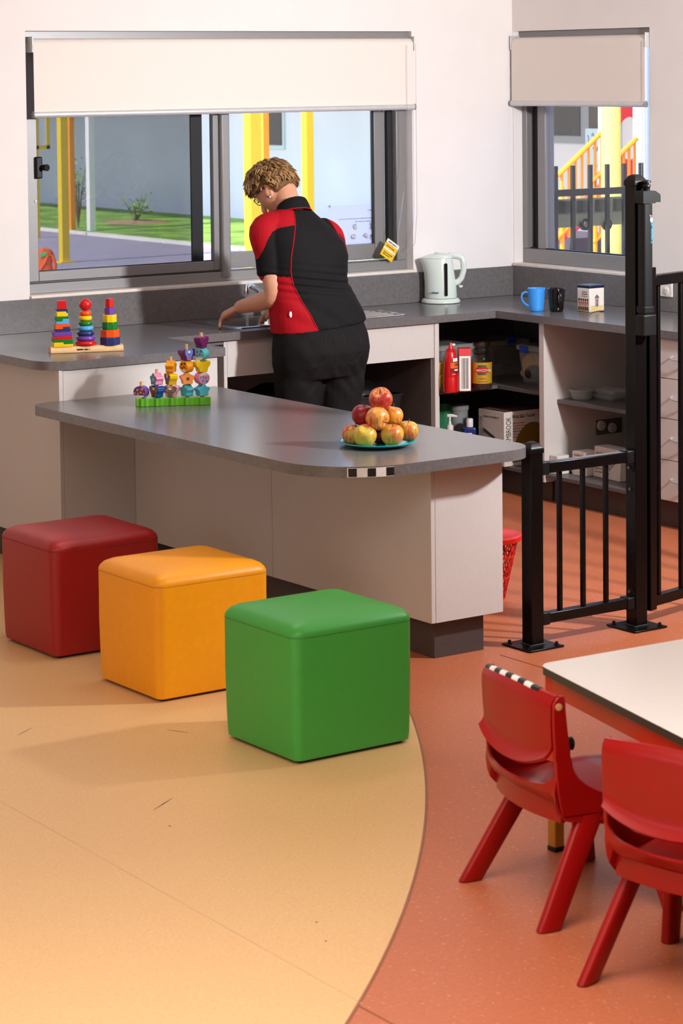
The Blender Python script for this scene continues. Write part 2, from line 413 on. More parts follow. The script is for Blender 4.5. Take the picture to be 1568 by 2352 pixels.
# ---- window 2: fixed light in the right wall
w2 = structure('window_2', (0.06, BY0, WZ0))
FX = 0.058
def fbx(parent, name, y0, y1, z0, z1, x0, x1, mat=ALU, bevel=0.003):
    mb = MB(); mb.box(x0, x1, y0, y1, z0, z1); return mb.build(name, mat, parent, bevel=bevel)
mb = MB(); mb.box(-0.014, 0.14, BY0, BY1, WZ0 - 0.004, WZ0 + 0.012); mb.build('sill', M('sill_paint', (222, 212, 202), 0.5), w2, bevel=0.004)
fbx(w2, 'frame_bottom', BY0, BY1, WZ0 + 0.012, WZ0 + 0.085, FX, 0.15)
fbx(w2, 'frame_head', BY0, BY1, WZ1 - 0.05, WZ1, FX - 0.02, 0.15)
fbx(w2, 'frame_jamb', BY1 - 0.035, BY1, WZ0 + 0.085, WZ1 - 0.05, FX, 0.15)
fbx(w2, 'frame_jamb', BY0, BY0 + 0.03, WZ0 + 0.085, WZ1 - 0.05, FX, 0.15)
sh = fbx(w2, 'sash', BY1 - 0.16, BY1 - 0.10, WZ0 + 0.085, WZ1 - 0.05, FX + 0.02, 0.14)
fbx(sh, 'gasket', BY1 - 0.10, BY1 - 0.035, WZ0 + 0.085, WZ1 - 0.05, FX + 0.045, 0.145, DARK)
mb = MB(); mb.box(FX + 0.035, FX + 0.04, BY0 + 0.03, BY1 - 0.15, WZ0 + 0.08, WZ1 - 0.05); mb.build('pane', GLASS, w2)
fbx(w2, 'gasket_bottom', BY0 + 0.03, BY1 - 0.035, WZ0 + 0.085, WZ0 + 0.091, FX + 0.02, FX + 0.034, DARK)

# ---- roller blinds
def chain(mb, pts, r=0.0022, step=0.0062):
    for a, b in zip(pts[:-1], pts[1:]):
        a, b = Vector(a), Vector(b); n_ = max(1, int((b - a).length / step))
        for i in range(n_): mb.ball(a.lerp(b, i / n_), r, 5, 4)
def blind(label, c0, c1, zt, zb, along_y, chain_pts):
    """c0..c1 along the wall, fabric just inside the wall face"""
    base = (c0, 0.0, zb) if not along_y else (0.0, c0, zb)
    t = thing('roller_blind', label, 'blind', base, group='roller blinds at the kitchen windows')
    def P(a, d_, z): return (a, d_, z) if not along_y else (d_, a, z)
    d0 = 0.002
    mb = MB(); n_ = 12; rings = []
    for k in range(n_ + 1):
        a = c0 + (c1 - c0) * k / n_
        ring = [P(a, d0 - 0.022, zb + 0.02)] + [P(a, d0 - 0.022, zb + (zt - zb) * q) for q in (0.3, 0.6, 0.86, 0.94)]
        ring += [P(a, d0 - 0.022 + 0.034 * (1 - math.cos(q)) , zt - 0.03 + 0.034 * math.sin(q)) for q in (0.4, 0.9, 1.4, 2.0, 2.6, 3.1)]
        ring += [P(a, d0 - 0.019, zt - 0.05), P(a, d0 - 0.0205, zb + 0.02)]
        rings.append(ring)
    mb.loft(rings, cap=True); mb.build('fabric', BLIND, t)
    mb = MB(); mb.tube([P(c0 - 0.004, d0 - 0.021, zb + 0.011), P(c1 + 0.004, d0 - 0.021, zb + 0.011)], 0.014, 12, flat=0.75); rl = mb.build('bottom_rail', RAIL, t)
    for e in (c0, c1):
        s_ = -1 if e == c0 else 1
        mb = MB(); mb.tube([P(e + 0.004 * s_, d0 - 0.021, zb + 0.011), P(e + 0.009 * s_, d0 - 0.021, zb + 0.011)], 0.0155, 12, flat=0.8); mb.build('end_cap', M('cap_grey', (120, 120, 120), 0.4), rl)
        mb = MB(); mb.box(*([e + 0.002 * s_, e + 0.008 * s_, d0 - 0.026, d0 + 0.045, zt - 0.06, zt + 0.012] if not along_y else [d0 - 0.026, d0 + 0.045, e + 0.002 * s_, e + 0.008 * s_, zt - 0.06, zt + 0.012]))
        mb.build('bracket', RAIL, t, bevel=0.002)
    mb = MB(); mb.tube([P(c0 + 0.005, d0 + 0.012, zt - 0.03), P(c1 - 0.005, d0 + 0.012, zt - 0.03)], 0.026, 14); mb.build('roller_tube', M('tube_grey', (170, 168, 165), 0.5), t)
    mb = MB(); chain(mb, chain_pts); mb.build('bead_chain', CHROME, t)
    return t
zt_, zb_ = 2.228, 1.876
c_ = [(-0.66, -0.03, 2.19), (-0.655, -0.03, 1.55), (-0.655, -0.034, 1.30)]
cb = ony(926, 590, -0.03)
ch = [(-0.645, -0.03, 2.2), (-0.645, -0.03, 1.35), (-0.66, -0.03, 1.2), (cb.x + 0.02, -0.03, cb.z + 0.02), (cb.x, -0.03, cb.z), (cb.x - 0.02, -0.03, cb.z + 0.02), (cb.x - 0.035, -0.03, cb.z + 0.09), (-0.70, -0.03, 1.6), (-0.70, -0.03, 2.2)]
blind('wide cream roller blind half lowered over the sink window', WX0 + 0.03, WX1 - 0.004, zt_, zb_, False, ch)
blind('narrow beige roller blind half lowered in the right wall window', BY0 + 0.012, BY1 - 0.012, zt_ + 0.002, zb_ + 0.008, True,
      [(-0.03, BY0 + 0.002, 2.2), (-0.03, BY0 + 0.002, 1.9), (-0.03, BY0 - 0.006, 1.4), (-0.03, BY0 - 0.006, 1.1), (-0.03, BY0 + 0.02, 1.08), (-0.03, BY0 + 0.03, 1.2), (-0.03, BY0 + 0.02, 1.9)])

# ---- notice taped to the outside of the right pane (read from outside, so mirrored from here), yellow card on the sill
PAPER = M('notice_paper', (238, 238, 244), 0.7, var=0.01)
_n = PAPER.node_tree.nodes; _l = PAPER.node_tree.links
_tl = _n.new('ShaderNodeBsdfTranslucent'); _tl.inputs[0].default_value = lin((244, 244, 250)); _mx = _n.new('ShaderNodeMixShader'); _mx.inputs[0].default_value = 0.8
_l.new(_n['Principled BSDF'].outputs[0], _mx.inputs[1]); _l.new(_tl.outputs[0], _mx.inputs[2]); _l.new(_mx.outputs[0], _n['Material Output'].inputs[0])
INK = M('faded_ink', (190, 190, 202), 0.8)
p00, p11 = ony(752, 578, 0.13), ony(874, 468, 0.13)
nt = thing('paper_notice', 'white paper notice with faint mirrored print on the right window pane', 'notice', (p00.x, 0.13, p00.z))
mb = MB(); mb.box(p00.x, p11.x, 0.1282, 0.1298, p00.z, p11.z); mb.build('sheet', PAPER, nt)
for (u, v, w_) in ((862, 483, 0.05), (860, 501, 0.22), (860, 508, 0.12)):
    q = ony(u, v, 0.1275); scribble(nt, (q.x, 0.1278, q.z), (-1, 0, 0), (0, 0, 1), w_, 0.007, INK)
for (u, v, k) in ((816, 520, 5), (855, 518, 7), (811, 543, 6), (838, 541, 4), (856, 541, 8)):
    q = ony(u, v, 0.1275); mb = MB()
    for j in range(k): mb.cyl((q.x + random.uniform(-0.018, 0.018), 0.1279, q.z + random.uniform(-0.018, 0.018)), (q.x + 0.001, 0.1275, q.z), random.uniform(0.006, 0.011), n=9)
    mb.build('printed_picture', INK, nt)
for (u, v) in ((757, 474), (870, 473)):
    q = ony(u, v, 0.127); mb = MB(); mb.cyl((q.x, 0.1281, q.z), (q.x, 0.1274, q.z), 0.007, n=10); mb.build('sticky_dot', INK, nt)
yc = ony(872, 584, 0.045)
tg = thing('safety_card', 'yellow and white safety card leaning on the sink window sill', 'card', (yc.x, 0.04, yc.z))
r_ = Vector((0.85, 0, 0.52)).normalized(); r_ = Vector((math.cos(0.58), 0, -math.sin(0.58))); u_ = Vector((math.sin(0.58), 0, math.cos(0.58)))
YEL = M('card_yellow', (236, 190, 20), 0.4); CARDW = M('card_white', (236, 232, 226), 0.4)
c0 = ony(872, 583, 0.03)
mb = MB(); mb.prism([(0, 0), (0.085, 0), (0.085, 0.092), (0, 0.092)], 0, 0.002, lambda a, t_: c0 + r_ * a[0] + u_ * a[1] + Vector((0, -t_, 0))); mb.build('card', YEL, tg)
nrm = r_.cross(u_)
for (a, b, w_, h_, mt) in ((0.0, 0.072, 0.085, 0.02, CARDW), (0.0, 0.038, 0.085, 0.009, CARDW)):
    decal(tg, 'white_band', mt, c0 + r_ * a + u_ * b + Vector((0, -0.0021, 0)), r_, u_, w_, h_)
for (a, b, w_) in ((0.012, 0.056, 0.055), (0.012, 0.022, 0.06), (0.012, 0.012, 0.05), (0.012, 0.078, 0.06)):
    scribble(tg, c0 + r_ * a + u_ * b + Vector((0, -0.0027, 0)), r_, u_, w_, 0.006, M('print_dark', (60, 50, 20), 0.6))

# ================================================================== KITCHEN JOINERY
ZT, TH = 0.90, 0.036
# ---- continuous worktop with sink cut-out
SKX0, SKX1, SKY0, SKY1 = -2.03, -1.05, -0.50, -0.075          # sink rim
wt = thing('worktop', 'long grey laminate kitchen worktop running round the corner under both windows', 'worktop', (-1.5, -0.3, ZT - TH))
mb = MB()
left = round_poly([(-3.33, -0.0005), (-3.33, -1.1), (-2.46, -1.1), (-2.46, -0.0005)], [0, 0.13, 0.02, 0], 10)
mb.prism(left, ZT - TH, ZT)
hx0, hx1, hy0, hy1 = SKX0 + 0.02, SKX1 - 0.02, SKY0 + 0.02, SKY1 - 0.02
mb.box(-2.46, hx0, -0.6, -0.0005, ZT - TH, ZT); mb.box(hx1, -0.6, -0.6, -0.0005, ZT - TH, ZT)
mb.box(hx0, hx1, -0.6, hy0, ZT - TH, ZT); mb.box(hx0, hx1, hy1, -0.0005, ZT - TH, ZT)
mb.build('back_run', TOP, wt)
mb = MB(); mb.box(-0.6, -0.0005, -2.59, -0.0005, ZT - TH, ZT); mb.build('side_run', TOP, wt)

def panel(parent, name, x0, x1, y0, y1, z0, z1, mat=LAM, bevel=0.0012):
    mb = MB(); mb.box(x0, x1, y0, y1, z0, z1); return mb.build(name, mat, parent, bevel=bevel)
UZ = ZT - TH - 0.001
# ---- left block
KZ = 0.14
cb_ = thing('base_cabinet', 'pale laminate base cabinet block at the left end of the worktop', 'cabinet', (-2.86, -0.55, 0))
panel(cb_, 'end_panel', -3.262, -3.244, -1.085, -0.003, KZ, UZ)
panel(cb_, 'front_panel', -3.243, -2.50, -1.085, -1.067, KZ, UZ)
panel(cb_, 'side_panel', -2.518, -2.50, -1.066, -0.003, KZ, UZ, CARC)
panel(cb_, 'floor_panel', -3.243, -2.52, -1.066, -0.003, KZ, KZ + 0.018, CARC)
panel(cb_, 'kick_board', -3.21, -2.56, -1.03, -0.003, 0.0, KZ, KICK)
# ---- sink unit
su = thing('sink_cabinet', 'white fronted sink cabinet open below its wide apron', 'cabinet', (-1.54, -0.3, 0))
panel(su, 'side_panel', -2.148, -2.13, -0.578, -0.003, KZ, UZ)
panel(su, 'side_panel', -0.958, -0.932, -0.582, -0.003, 0.0, UZ)
panel(su, 'apron', -2.129, -0.959, -0.578, -0.560, 0.695, UZ)
panel(su, 'back_panel', -2.129, -0.959, -0.02, -0.003, KZ, UZ, CARC)
panel(su, 'floor_panel', -2.129, -0.959, -0.56, -0.02, KZ - 0.018, KZ, CARC)
panel(su, 'inner_lining', -0.965, -0.9585, -0.559, -0.02, KZ, 0.69, CARC)
panel(su, 'kick_board', -2.148, -0.96, -0.53, -0.515, 0.0, KZ - 0.019, KICK)
for z_ in (0.32, 0.45):
    mb = MB(); mb.cyl((-0.966, -0.2, z_), (-0.9655, -0.2, z_), 0.012); mb.build('cam_cover', M('cam_grey', (140, 130, 126), 0.5), su)
dw = thing('appliance_gap', 'dark recess with a grey side between left block and sink cabinet', 'recess', (-2.32, -0.3, 0))
panel(dw, 'back_board', -2.499, -2.149, -0.03, -0.003, 0.0, UZ, KICK)
panel(dw, 'top_rail', -2.499, -2.149, -0.575, -0.555, 0.845, UZ, CARC)
# ---- corner shelf unit
cu_ = thing('corner_cabinet', 'open grey corner shelf unit under the worktop bend', 'cabinet', (-0.6, -0.6, 0))
DIV = -0.922
panel(cu_, 'back_panel', -0.931, -0.02, -0.018, -0.003, KZ, UZ, CARC)
panel(cu_, 'back_panel', -0.018, -0.003, DIV + 0.018, -0.02, KZ, UZ, CARC)
def lshelf(parent, name, z, th, fx, mat):
    mb = MB(); mb.prism([(-0.931, -0.02), (-0.02, -0.02), (-0.02, DIV + 0.019), (fx, DIV + 0.019), (fx, fx), (-0.931, fx)], z - th, z)
    return mb.build(name, mat, parent, bevel=0.001)
lshelf(cu_, 'shelf', 0.53, 0.018, -0.565, SHELF)
lshelf(cu_, 'floor_panel', KZ, 0.018, -0.572, SHELF)
panel(cu_, 'kick_board', -0.931, -0.503, -0.518, -0.503, 0, KZ - 0.019, KICK)
panel(cu_, 'kick_board', -0.518, -0.503, DIV, -0.519, 0, KZ - 0.019, KICK)
# ---- open bay on the right wall
bay = thing('open_shelf_cabinet', 'open shelf cabinet beside the drawers with a white side panel', 'cabinet', (-0.3, -1.3, 0))
DR0 = -1.70
panel(bay, 'side_panel', -0.58, -0.003, DIV - 0.018, DIV + 0.018, 0.10, UZ)
panel(bay, 'side_panel', -0.575, -0.003, DR0 + 0.001, DR0 + 0.018, KZ, UZ, CARC)
panel(bay, 'back_panel', -0.018, -0.003, DR0 + 0.019, DIV - 0.019, KZ, UZ, CARC)
panel(bay, 'shelf', -0.5, -0.019, DR0 + 0.019, DIV - 0.019, 0.475, 0.493, SHELF)
panel(bay, 'floor_panel', -0.575, -0.019, DR0 + 0.019, DIV - 0.019, KZ - 0.018, KZ, SHELF)
panel(bay, 'kick_board', -0.518, -0.503, DR0, DIV - 0.019, 0, KZ - 0.019, KICK)
# ---- drawer unit
du = thing('drawer_cabinet', 'pale four drawer cabinet with bow handles behind the gate', 'cabinet', (-0.3, -2.1, 0))
panel(du, 'carcass', -0.56, -0.003, -2.55, DR0 - 0.001, KZ, UZ, CARC)
panel(du, 'kick_board', -0.518, -0.503, -2.55, DR0 - 0.001, 0, KZ - 0.001, KICK)
zs = [0.131, 0.315, 0.502, 0.683, 0.861]
for a, b in zip(zs[:-1], zs[1:]):
    d_ = panel(du, 'drawer_front', -0.58, -0.561, -2.3, DR0 - 0.004, a + 0.0015, b - 0.0015)
    zc = (a + b) / 2 + 0.004
    mb = MB(); mb.tube([(-0.58, -1.83, zc + 0.006), (-0.598, -1.835, zc + 0.005), (-0.606, -1.86, zc), (-0.608, -1.90, zc - 0.002), (-0.606, -1.94, zc), (-0.598, -1.965, zc + 0.005), (-0.58, -1.97, zc + 0.006)], 0.005, 8)
    mb.build('handle', M('satin_chrome', (206, 208, 214), 0.35, metal=0.6), d_)

# ---- peninsula
PZ, PX0, PX1, PY0, PY1 = 0.738, -3.41, -2.515, -3.25, -1.087
pe = thing('peninsula_counter', 'low grey topped peninsula counter with pale panels and rounded end', 'counter', (-2.75, -2.1, 0))
mb = MB()
mb.prism(round_poly([(PX0, PY1), (PX0, PY0), (PX1, PY0), (PX1, PY1)], [0.09, 0.30, 0.13, 0], 14), PZ - 0.038, PZ)
ct = mb.build('countertop', TOP, pe)
PU = PZ - 0.039
panel(pe, 'long_panel', -2.911, -2.893, -2.118, PY1, 0.138, PU)
panel(pe, 'long_panel', -2.911, -2.893, -3.127, -2.1205, 0.138, PU)
panel(pe, 'end_panel', -2.8925, -2.592, -3.128, -3.11, 0.138, PU)
panel(pe, 'inner_panel', -2.61, -2.592, -3.1095, PY1, 0.138, PU)
panel(pe, 'floor_panel', -2.8925, -2.611, -3.109, PY1, 0.138, 0.156, CARC)
panel(pe, 'kick_board', -2.865, -2.644, -3.08, PY1, 0, 0.1375, KICK)
# checkered safety sticker on the rounded edge
CHW, CHB = M('sticker_white', (232, 230, 226), 0.4), M('sticker_black', (22, 22, 22), 0.4)
ccx, ccy, rr = PX0 + 0.30, PY0 + 0.30, 0.3012
q0, q1 = onz(800, 1075, 0.725), onz(888, 1072, 0.725)
a0 = math.atan2(q0.y - ccy, q0.x - ccx); a1 = math.atan2(q1.y - ccy, q1.x - ccx)
st = None
pts_edge = []
for k in range(41):                                            # sample along the real edge of the top
    t_ = k / 40; a = a0 + (a1 - a0) * t_
    pts_edge.append(Vector((ccx + rr * math.cos(a), ccy + rr * math.sin(a), 0)) if a < -PI / 2 else Vector((ccx + rr * (a + PI / 2), PY0 - 0.0012, 0)))
def strip(i0, i1, z0, z1, off, mat, name, parent):
    mb = MB(); rings = []
    for p in pts_edge[i0:i1 + 1]:
        nrm = (p - Vector((ccx, ccy, 0))).normalized() if p.x < ccx else Vector((0, -1, 0))
        rings.append([tuple(p + nrm * off + Vector((0, 0, z0))), tuple(p + nrm * (off + 0.0006) + Vector((0, 0, z0))), tuple(p + nrm * (off + 0.0006) + Vector((0, 0, z1))), tuple(p + nrm * off + Vector((0, 0, z1)))])
    mb.loft(rings); return mb.build(name, mat, parent)
st = strip(0, 40, PZ - 0.036, PZ - 0.004, 0.0, CHW, 'checkered_sticker', pe); st['label'] = 'black and white checkered tape'
for i in (1, 17, 33):
    strip(i, i + 7, PZ - 0.034, PZ - 0.0055, 0.0007, CHB, 'black_square', st)

# ---- sink with drainer
sk = thing('kitchen_sink', 'stainless steel inset sink with bowl and drainer beside the woman', 'sink', (-1.54, -0.3, ZT))
bx0, bx1, by0, by1 = -1.99, -1.56, SKY0 + 0.05, SKY1 - 0.05
mb = MB()
def ringr(x0, x1, y0, y1, r, z): return [(p[0], p[1], z) for p in rrect((x0 + x1) / 2, (y0 + y1) / 2, (x1 - x0) / 2, (y1 - y0) / 2, r, 6)]
bo = [ringr(bx0, bx1, by0, by1, 0.08, ZT + 0.003), ringr(bx0 + 0.008, bx1 - 0.008, by0 + 0.008, by1 - 0.008, 0.075, ZT - 0.012), ringr(bx0 + 0.016, bx1 - 0.016, by0 + 0.016, by1 - 0.016, 0.07, ZT - 0.13), ringr(bx0 + 0.045, bx1 - 0.045, by0 + 0.045, by1 - 0.045, 0.06, ZT - 0.155)]
mb.loft(bo, cap=False); mb.add(bo[-1], [tuple(range(len(bo[-1])))]); mb.build('bowl', BOWL, sk)
mb = MB(); outer = ringr(SKX0, bx1 + 0.03, SKY0, SKY1, 0.03, ZT + 0.0012); inner = bo[0]
mb.loft([outer, ringr(SKX0 + 0.012, bx1 + 0.02, SKY0 + 0.012, SKY1 - 0.012, 0.04, ZT + 0.0055), inner], cap=False); mb.build('rim', STEEL, sk)
mb = MB(); mb.prism(rrect((bx1 + 0.031 + SKX1) / 2, (SKY0 + SKY1) / 2, (SKX1 - bx1 - 0.031) / 2, (SKY1 - SKY0) / 2, 0.025), ZT + 0.0008, ZT + 0.003); dr_ = mb.build('drainer', STEEL, sk)
for k in range(7):
    y_ = SKY0 + 0.06 + k * 0.05
    mb = MB(); mb.tube([(bx1 + 0.07, y_, ZT + 0.003), (SKX1 - 0.05, y_, ZT + 0.003)], 0.005, 8); mb.build('drainer_rib', STEEL, dr_)
mb = MB(); mb.lathe([(0.04, 0), (0.04, 0.004), (0.03, 0.006)], ((bx0 + bx1) / 2, (by0 + by1) / 2, ZT - 0.1545), 20); mb.build('waste', CHROME, sk)
mb = MB(); mb.tube([(SKX0 + 0.03, SKY0, ZT + 0.003), (SKX1 - 0.03, SKY0, ZT + 0.003)], 0.003, 8); mb.build('front_lip', CHROME, sk)
mb = MB(); mb.tube([(SKX1, SKY0 + 0.03, ZT + 0.003), (SKX1, SKY1 - 0.03, ZT + 0.003)], 0.003, 8); mb.build('side_lip', CHROME, sk)
# ---- mixer tap, running
tb = onz(618, 733, ZT); tb = Vector((tb.x, -0.105, ZT + 0.004)); tb.x = ony(619, 735, -0.105).x
tp = thing('mixer_tap', 'chrome mixer tap with a raised swivel spout over the sink bowl', 'tap', tb)
mb = MB(); mb.lathe([(0.027, 0), (0.027, 0.006), (0.022, 0.012), (0.021, 0.06), (0.024, 0.07), (0.024, 0.095), (0.018, 0.105)], tb, 24); mb.build('body', CHROME, tp)
wx = ony(567, 690, -0.24)
tip = Vector((wx.x, -0.24, ony(567, 668, -0.24).z)); topz = ony(573, 656, -0.24).z
mb = MB(); d_ = tip - tb
path = [tb + Vector((0, 0, 0.07)), tb + d_ * 0.25 + Vector((0, 0, 0.045))]
path = [Vector((tb.x, tb.y, ZT + 0.07)), Vector((tb.x + d_.x * 0.3, tb.y + d_.y * 0.3, ZT + 0.115)), Vector((tb.x + d_.x * 0.7, tb.y + d_.y * 0.7, topz - 0.012)), Vector((tb.x + d_.x * 0.9, tb.y + d_.y * 0.9, topz)), Vector((tip.x, tip.y, topz - 0.004)), tip]
mb.tube(path, [0.014, 0.0135, 0.013, 0.0125, 0.0125, 0.0125], 14); mb.build('spout', CHROME, tp)
mb = MB(); mb.cyl(tip + Vector((0, 0, -0.014)), tip, 0.0145); mb.build('aerator', CHROME, tp)
lv0 = tb + Vector((0, 0, 0.1))
mb = MB(); mb.tube([lv0, lv0 + Vector((0.02, -0.02, 0.02)), lv0 + Vector((0.05, -0.07, 0.05))], [0.012, 0.009, 0.006], 10, flat=1.5); mb.build('lever', CHROME, tp)
WATER = M('water', (216, 224, 230), 0.08, spec=0.8, alpha=0.4, var=0.02)
mb = MB(); mb.tube([tip + Vector((0, 0, -0.0145)), tip + Vector((0, 0, -0.06)), Vector((tip.x, tip.y, ZT - 0.06)), Vector((tip.x, tip.y, ZT - 0.152))], [0.0085, 0.0075, 0.007, 0.011], 12)
o = mb.build('water_stream', WATER, origin=(tip.x, tip.y, ZT - 0.15)); setp(o, 'clear stream of water falling from the tap into the sink', 'water')

# ---- power socket on the right splashback
s0 = onx(1503, 640, -0.012); s1 = onx(1546, 683, -0.012)
so = thing('power_socket', 'white double power socket on the right splashback', 'socket', (-0.012, (s0.y + s1.y) / 2, (s0.z + s1.z) / 2))
mb = MB(); mb.box(-0.022, -0.0121, s1.y, s0.y, s1.z, s0.z); pl = mb.build('plate', WPLA, so, bevel=0.004)
for f_ in (0.24, 0.70):
    yy = s0.y + (s1.y - s0.y) * f_; zz = (s0.z + s1.z) / 2
    mb = MB(); mb.lathe([(0.021, 0), (0.021, 0.002), (0.018, 0.004)], (-0.022, yy, zz - 0.012), 20, Vector((-1, 0, 0))); mb.build('outlet', WPLA, so)
    mb = MB(); mb.lathe([(0.009, 0), (0.009, 0.003), (0.007, 0.004)], (-0.022, yy - 0.012, zz + 0.028), 16, Vector((-1, 0, 0))); mb.build('switch', WPLA, so)
    for (dy, dz, an) in ((-0.007, 0.004, 0.5), (0.007, 0.004, -0.5), (0, -0.009, 0)):
        mb = MB(); mb.cbox((-0.0262, yy + dy, zz - 0.012 + dz), (0.001, 0.002, 0.007)); mb.build('slot', DARK, so)
# two plug adaptors on the side panel inside the open bay
for (u, v, lab) in ((1385, 978, 'white plug adaptor on the left in the open shelf bay'), (1410, 983, 'white plug adaptor on the right in the open shelf bay')):
    p = ony(u, v, -0.96); yf = DIV - 0.018
    so = thing('plug_adaptor', lab, 'plug', (p.x, yf, p.z), group='plug adaptors in the open bay')
    mb = MB(); mb.lathe([(0.024, 0.0004), (0.024, 0.012), (0.02, 0.018)], (p.x, yf, p.z), 20, Vector((0, -1, 0))); mb.build('plug_body', WPLA, so)
    mb = MB(); mb.box(p.x - 0.04, p.x + 0.004, yf - 0.03, yf - 0.018, p.z - 0.008, p.z + 0.008); mb.build('plug_grip', WPLA, so, bevel=0.003)
p0_, p1_ = ony(1368, 1000, DIV - 0.018), ony(1428, 958, DIV - 0.018)
so = thing('socket_plate', 'grey socket plate behind the two plug adaptors', 'socket', ((p0_.x + p1_.x) / 2, DIV - 0.018, p0_.z))
mb = MB(); mb.box(p0_.x, p1_.x, DIV - 0.0183, DIV - 0.0182, p0_.z, p1_.z); mb.build('plate', CARC, so)

# ================================================================== PLAY CUBES
def cube_seat(label, rgb, x0, y0, name):
    SX, SY = 0.442, 0.412; S = 0.412; cxx, cyy = x0 + SX / 2, y0 + SY / 2
    mt = M(name, rgb, 0.42, spec=0.45, var=0.025, scale=40, bump=0.12, bscale=420)
    sm = M(name + '_seam', tuple(int(c * 0.82) for c in rgb), 0.6)
    t = thing('cube_seat', label, 'seat', (cxx, cyy, 0), group='soft play cubes')
    def ring(h, r, z, bul=0.0):
        out = []
        for px, py in rrect(0, 0, h + (SX - SY) / 2, h, r, 8):
            k = 1 + bul * (1 - (min(abs(px), abs(py)) / h) ** 2)
            out.append((cxx + px * k, cyy + py * k, z))
        return out
    h = S / 2
    mb = MB(); mb.loft([ring(h - 0.014, 0.02, 0.010), ring(h - 0.008, 0.024, 0.014), ring(h - 0.005, 0.028, 0.035), ring(h - 0.002, 0.032, 0.10, 0.004), ring(h, 0.033, 0.22, 0.012), ring(h, 0.034, 0.32, 0.012), ring(h + 0.001, 0.036, 0.372, 0.006), ring(h + 0.001, 0.038, 0.384, 0.004)])
    mb.build('body', mt, t)
    mb = MB(); prof = [(0.001, 0.386, 0.004), (0.0015, 0.392, 0.004), (-0.002, 0.402, 0.0), (-0.012, 0.414, 0.0), (-0.03, 0.423, 0.0), (-0.07, 0.4295, 0.0), (-0.13, 0.433, 0.0), (-0.185, 0.434, 0.0)]
    mb.loft([ring(h + a, max(0.01, 0.038 + a * 0.12), z, b) for a, z, b in prof]); mb.build('cushion_top', mt, t)
    mb = MB(); rg = ring(h + 0.0008, 0.038, 0.3852, 0.004); mb.tube(rg + [rg[0]], 0.0016, 6, cap=False); mb.build('seam', sm, t)
    mb = MB(); mb.box(cxx - SX / 2 + 0.03, cxx + SX / 2 - 0.03, cyy - h + 0.03, cyy + h - 0.03, 0.0, 0.013); mb.build('base', DARK, t)
    return t
cube_seat('red vinyl cube seat, farthest left of the three soft cubes', (156, 24, 26), -3.952, -2.298, 'red_vinyl')
cube_seat('orange yellow vinyl cube seat between the red and green cubes', (244, 158, 8), -3.966, -3.036, 'orange_vinyl_seat')
cube_seat('green vinyl cube seat nearest the orange floor', (62, 160, 62), -4.010, -3.908, 'green_vinyl')

# ================================================================== SAFETY FENCE AND GATE
FYC = -3.148
def post(mb, x, y, w, z0, z1): mb.box(x - w / 2, x + w / 2, y - w / 2, y + w / 2, z0, z1)
def cap(mb, x, y, w, z):
    rings = []
    for k, (s_, dz) in enumerate(((1.12, 0), (1.12, 0.016), (0.98, 0.022), (0.72, 0.034), (0.3, 0.041))):
        h = w * s_ / 2; rings.append([(x - h, y - h, z + dz), (x + h, y - h, z + dz), (x + h, y + h, z + dz), (x - h, y + h, z + dz)])
    mb.loft(rings)
PWID = 0.056
fe = thing('safety_fence', 'low black metal fence panel with one short and one tall post', 'fence', (-2.22, FYC, 0))
LX, TX = -2.472, -1.975
def fpost(x, z1):
    mb = MB(); post(mb, x, FYC, PWID, 0.006, z1); po = mb.build('post', BLACK, fe, bevel=0.003)
    mb = MB(); cap(mb, x, FYC, PWID, z1 - 0.005); mb.build('post_cap', BLACK, po, bevel=0.002)
    mb = MB(); mb.box(x - 0.08, x + 0.08, FYC - 0.08, FYC + 0.08, 0.0015, 0.008); bp = mb.build('base_plate', BLACK, fe, bevel=0.002)
    for sx in (-1, 1):
        for sy in (-1, 1):
            mb = MB(); mb.lathe([(0.011, 0), (0.011, 0.002), (0.006, 0.003), (0.006, 0.011), (0.004, 0.013)], (x + sx * 0.06, FYC + sy * 0.06, 0.008), 10); mb.build('bolt', BLKPL, bp)
    mb = MB(); r_ = [(x - PWID / 2, FYC - PWID / 2, 0.009), (x + PWID / 2, FYC - PWID / 2, 0.009), (x + PWID / 2, FYC + PWID / 2, 0.009), (x - PWID / 2, FYC + PWID / 2, 0.009), (x - PWID / 2, FYC - PWID / 2, 0.009)]
    mb.tube(r_, 0.004, 6); mb.build('weld_bead', M('weld_black', (40, 37, 35), 0.5), bp)
fpost(LX, 0.705); fpost(TX, 1.645)
rx0, rx1 = LX + PWID / 2, TX - PWID / 2
for (z0, z1) in ((0.622, 0.662), (0.078, 0.116)):
    mb = MB(); mb.box(rx0 + 0.002, rx1 - 0.002, FYC - 0.019, FYC + 0.019, z0, z1); rl = mb.build('rail', BLACK, fe, bevel=0.004)
    for e, s_ in ((rx0, 1), (rx1, -1)):
        mb = MB(); mb.box(e + 0.0005 * s_, e + 0.035 * s_, FYC - 0.024, FYC + 0.024, z0 - 0.004, z1 + 0.004); mb.build('bracket', BLKPL, rl, bevel=0.004)
        mb = MB(); zz = z0 - 0.022 if z0 > 0.5 else z1 + 0.022
        mb.prism([(-0.022, 0), (0.022, 0), (0.022, 0.024), (0.012, 0.036), (-0.012, 0.036), (-0.022, 0.024)], 0, 0.003, lambda a, t_, e=e, s_=s_, z0=z0, z1=z1: (e + s_ * (0.0006 + t_), FYC + a[0], (z0 - a[1]) if z0 > 0.5 else (z1 + a[1]))); tb_ = mb.build('bracket_tab', BLKPL, rl)
        mb = MB(); mb.cyl((e + s_ * 0.004, FYC, zz), (e + s_ * 0.012, FYC, zz), 0.006, n=8); mb.build('bolt', ZINC, rl)
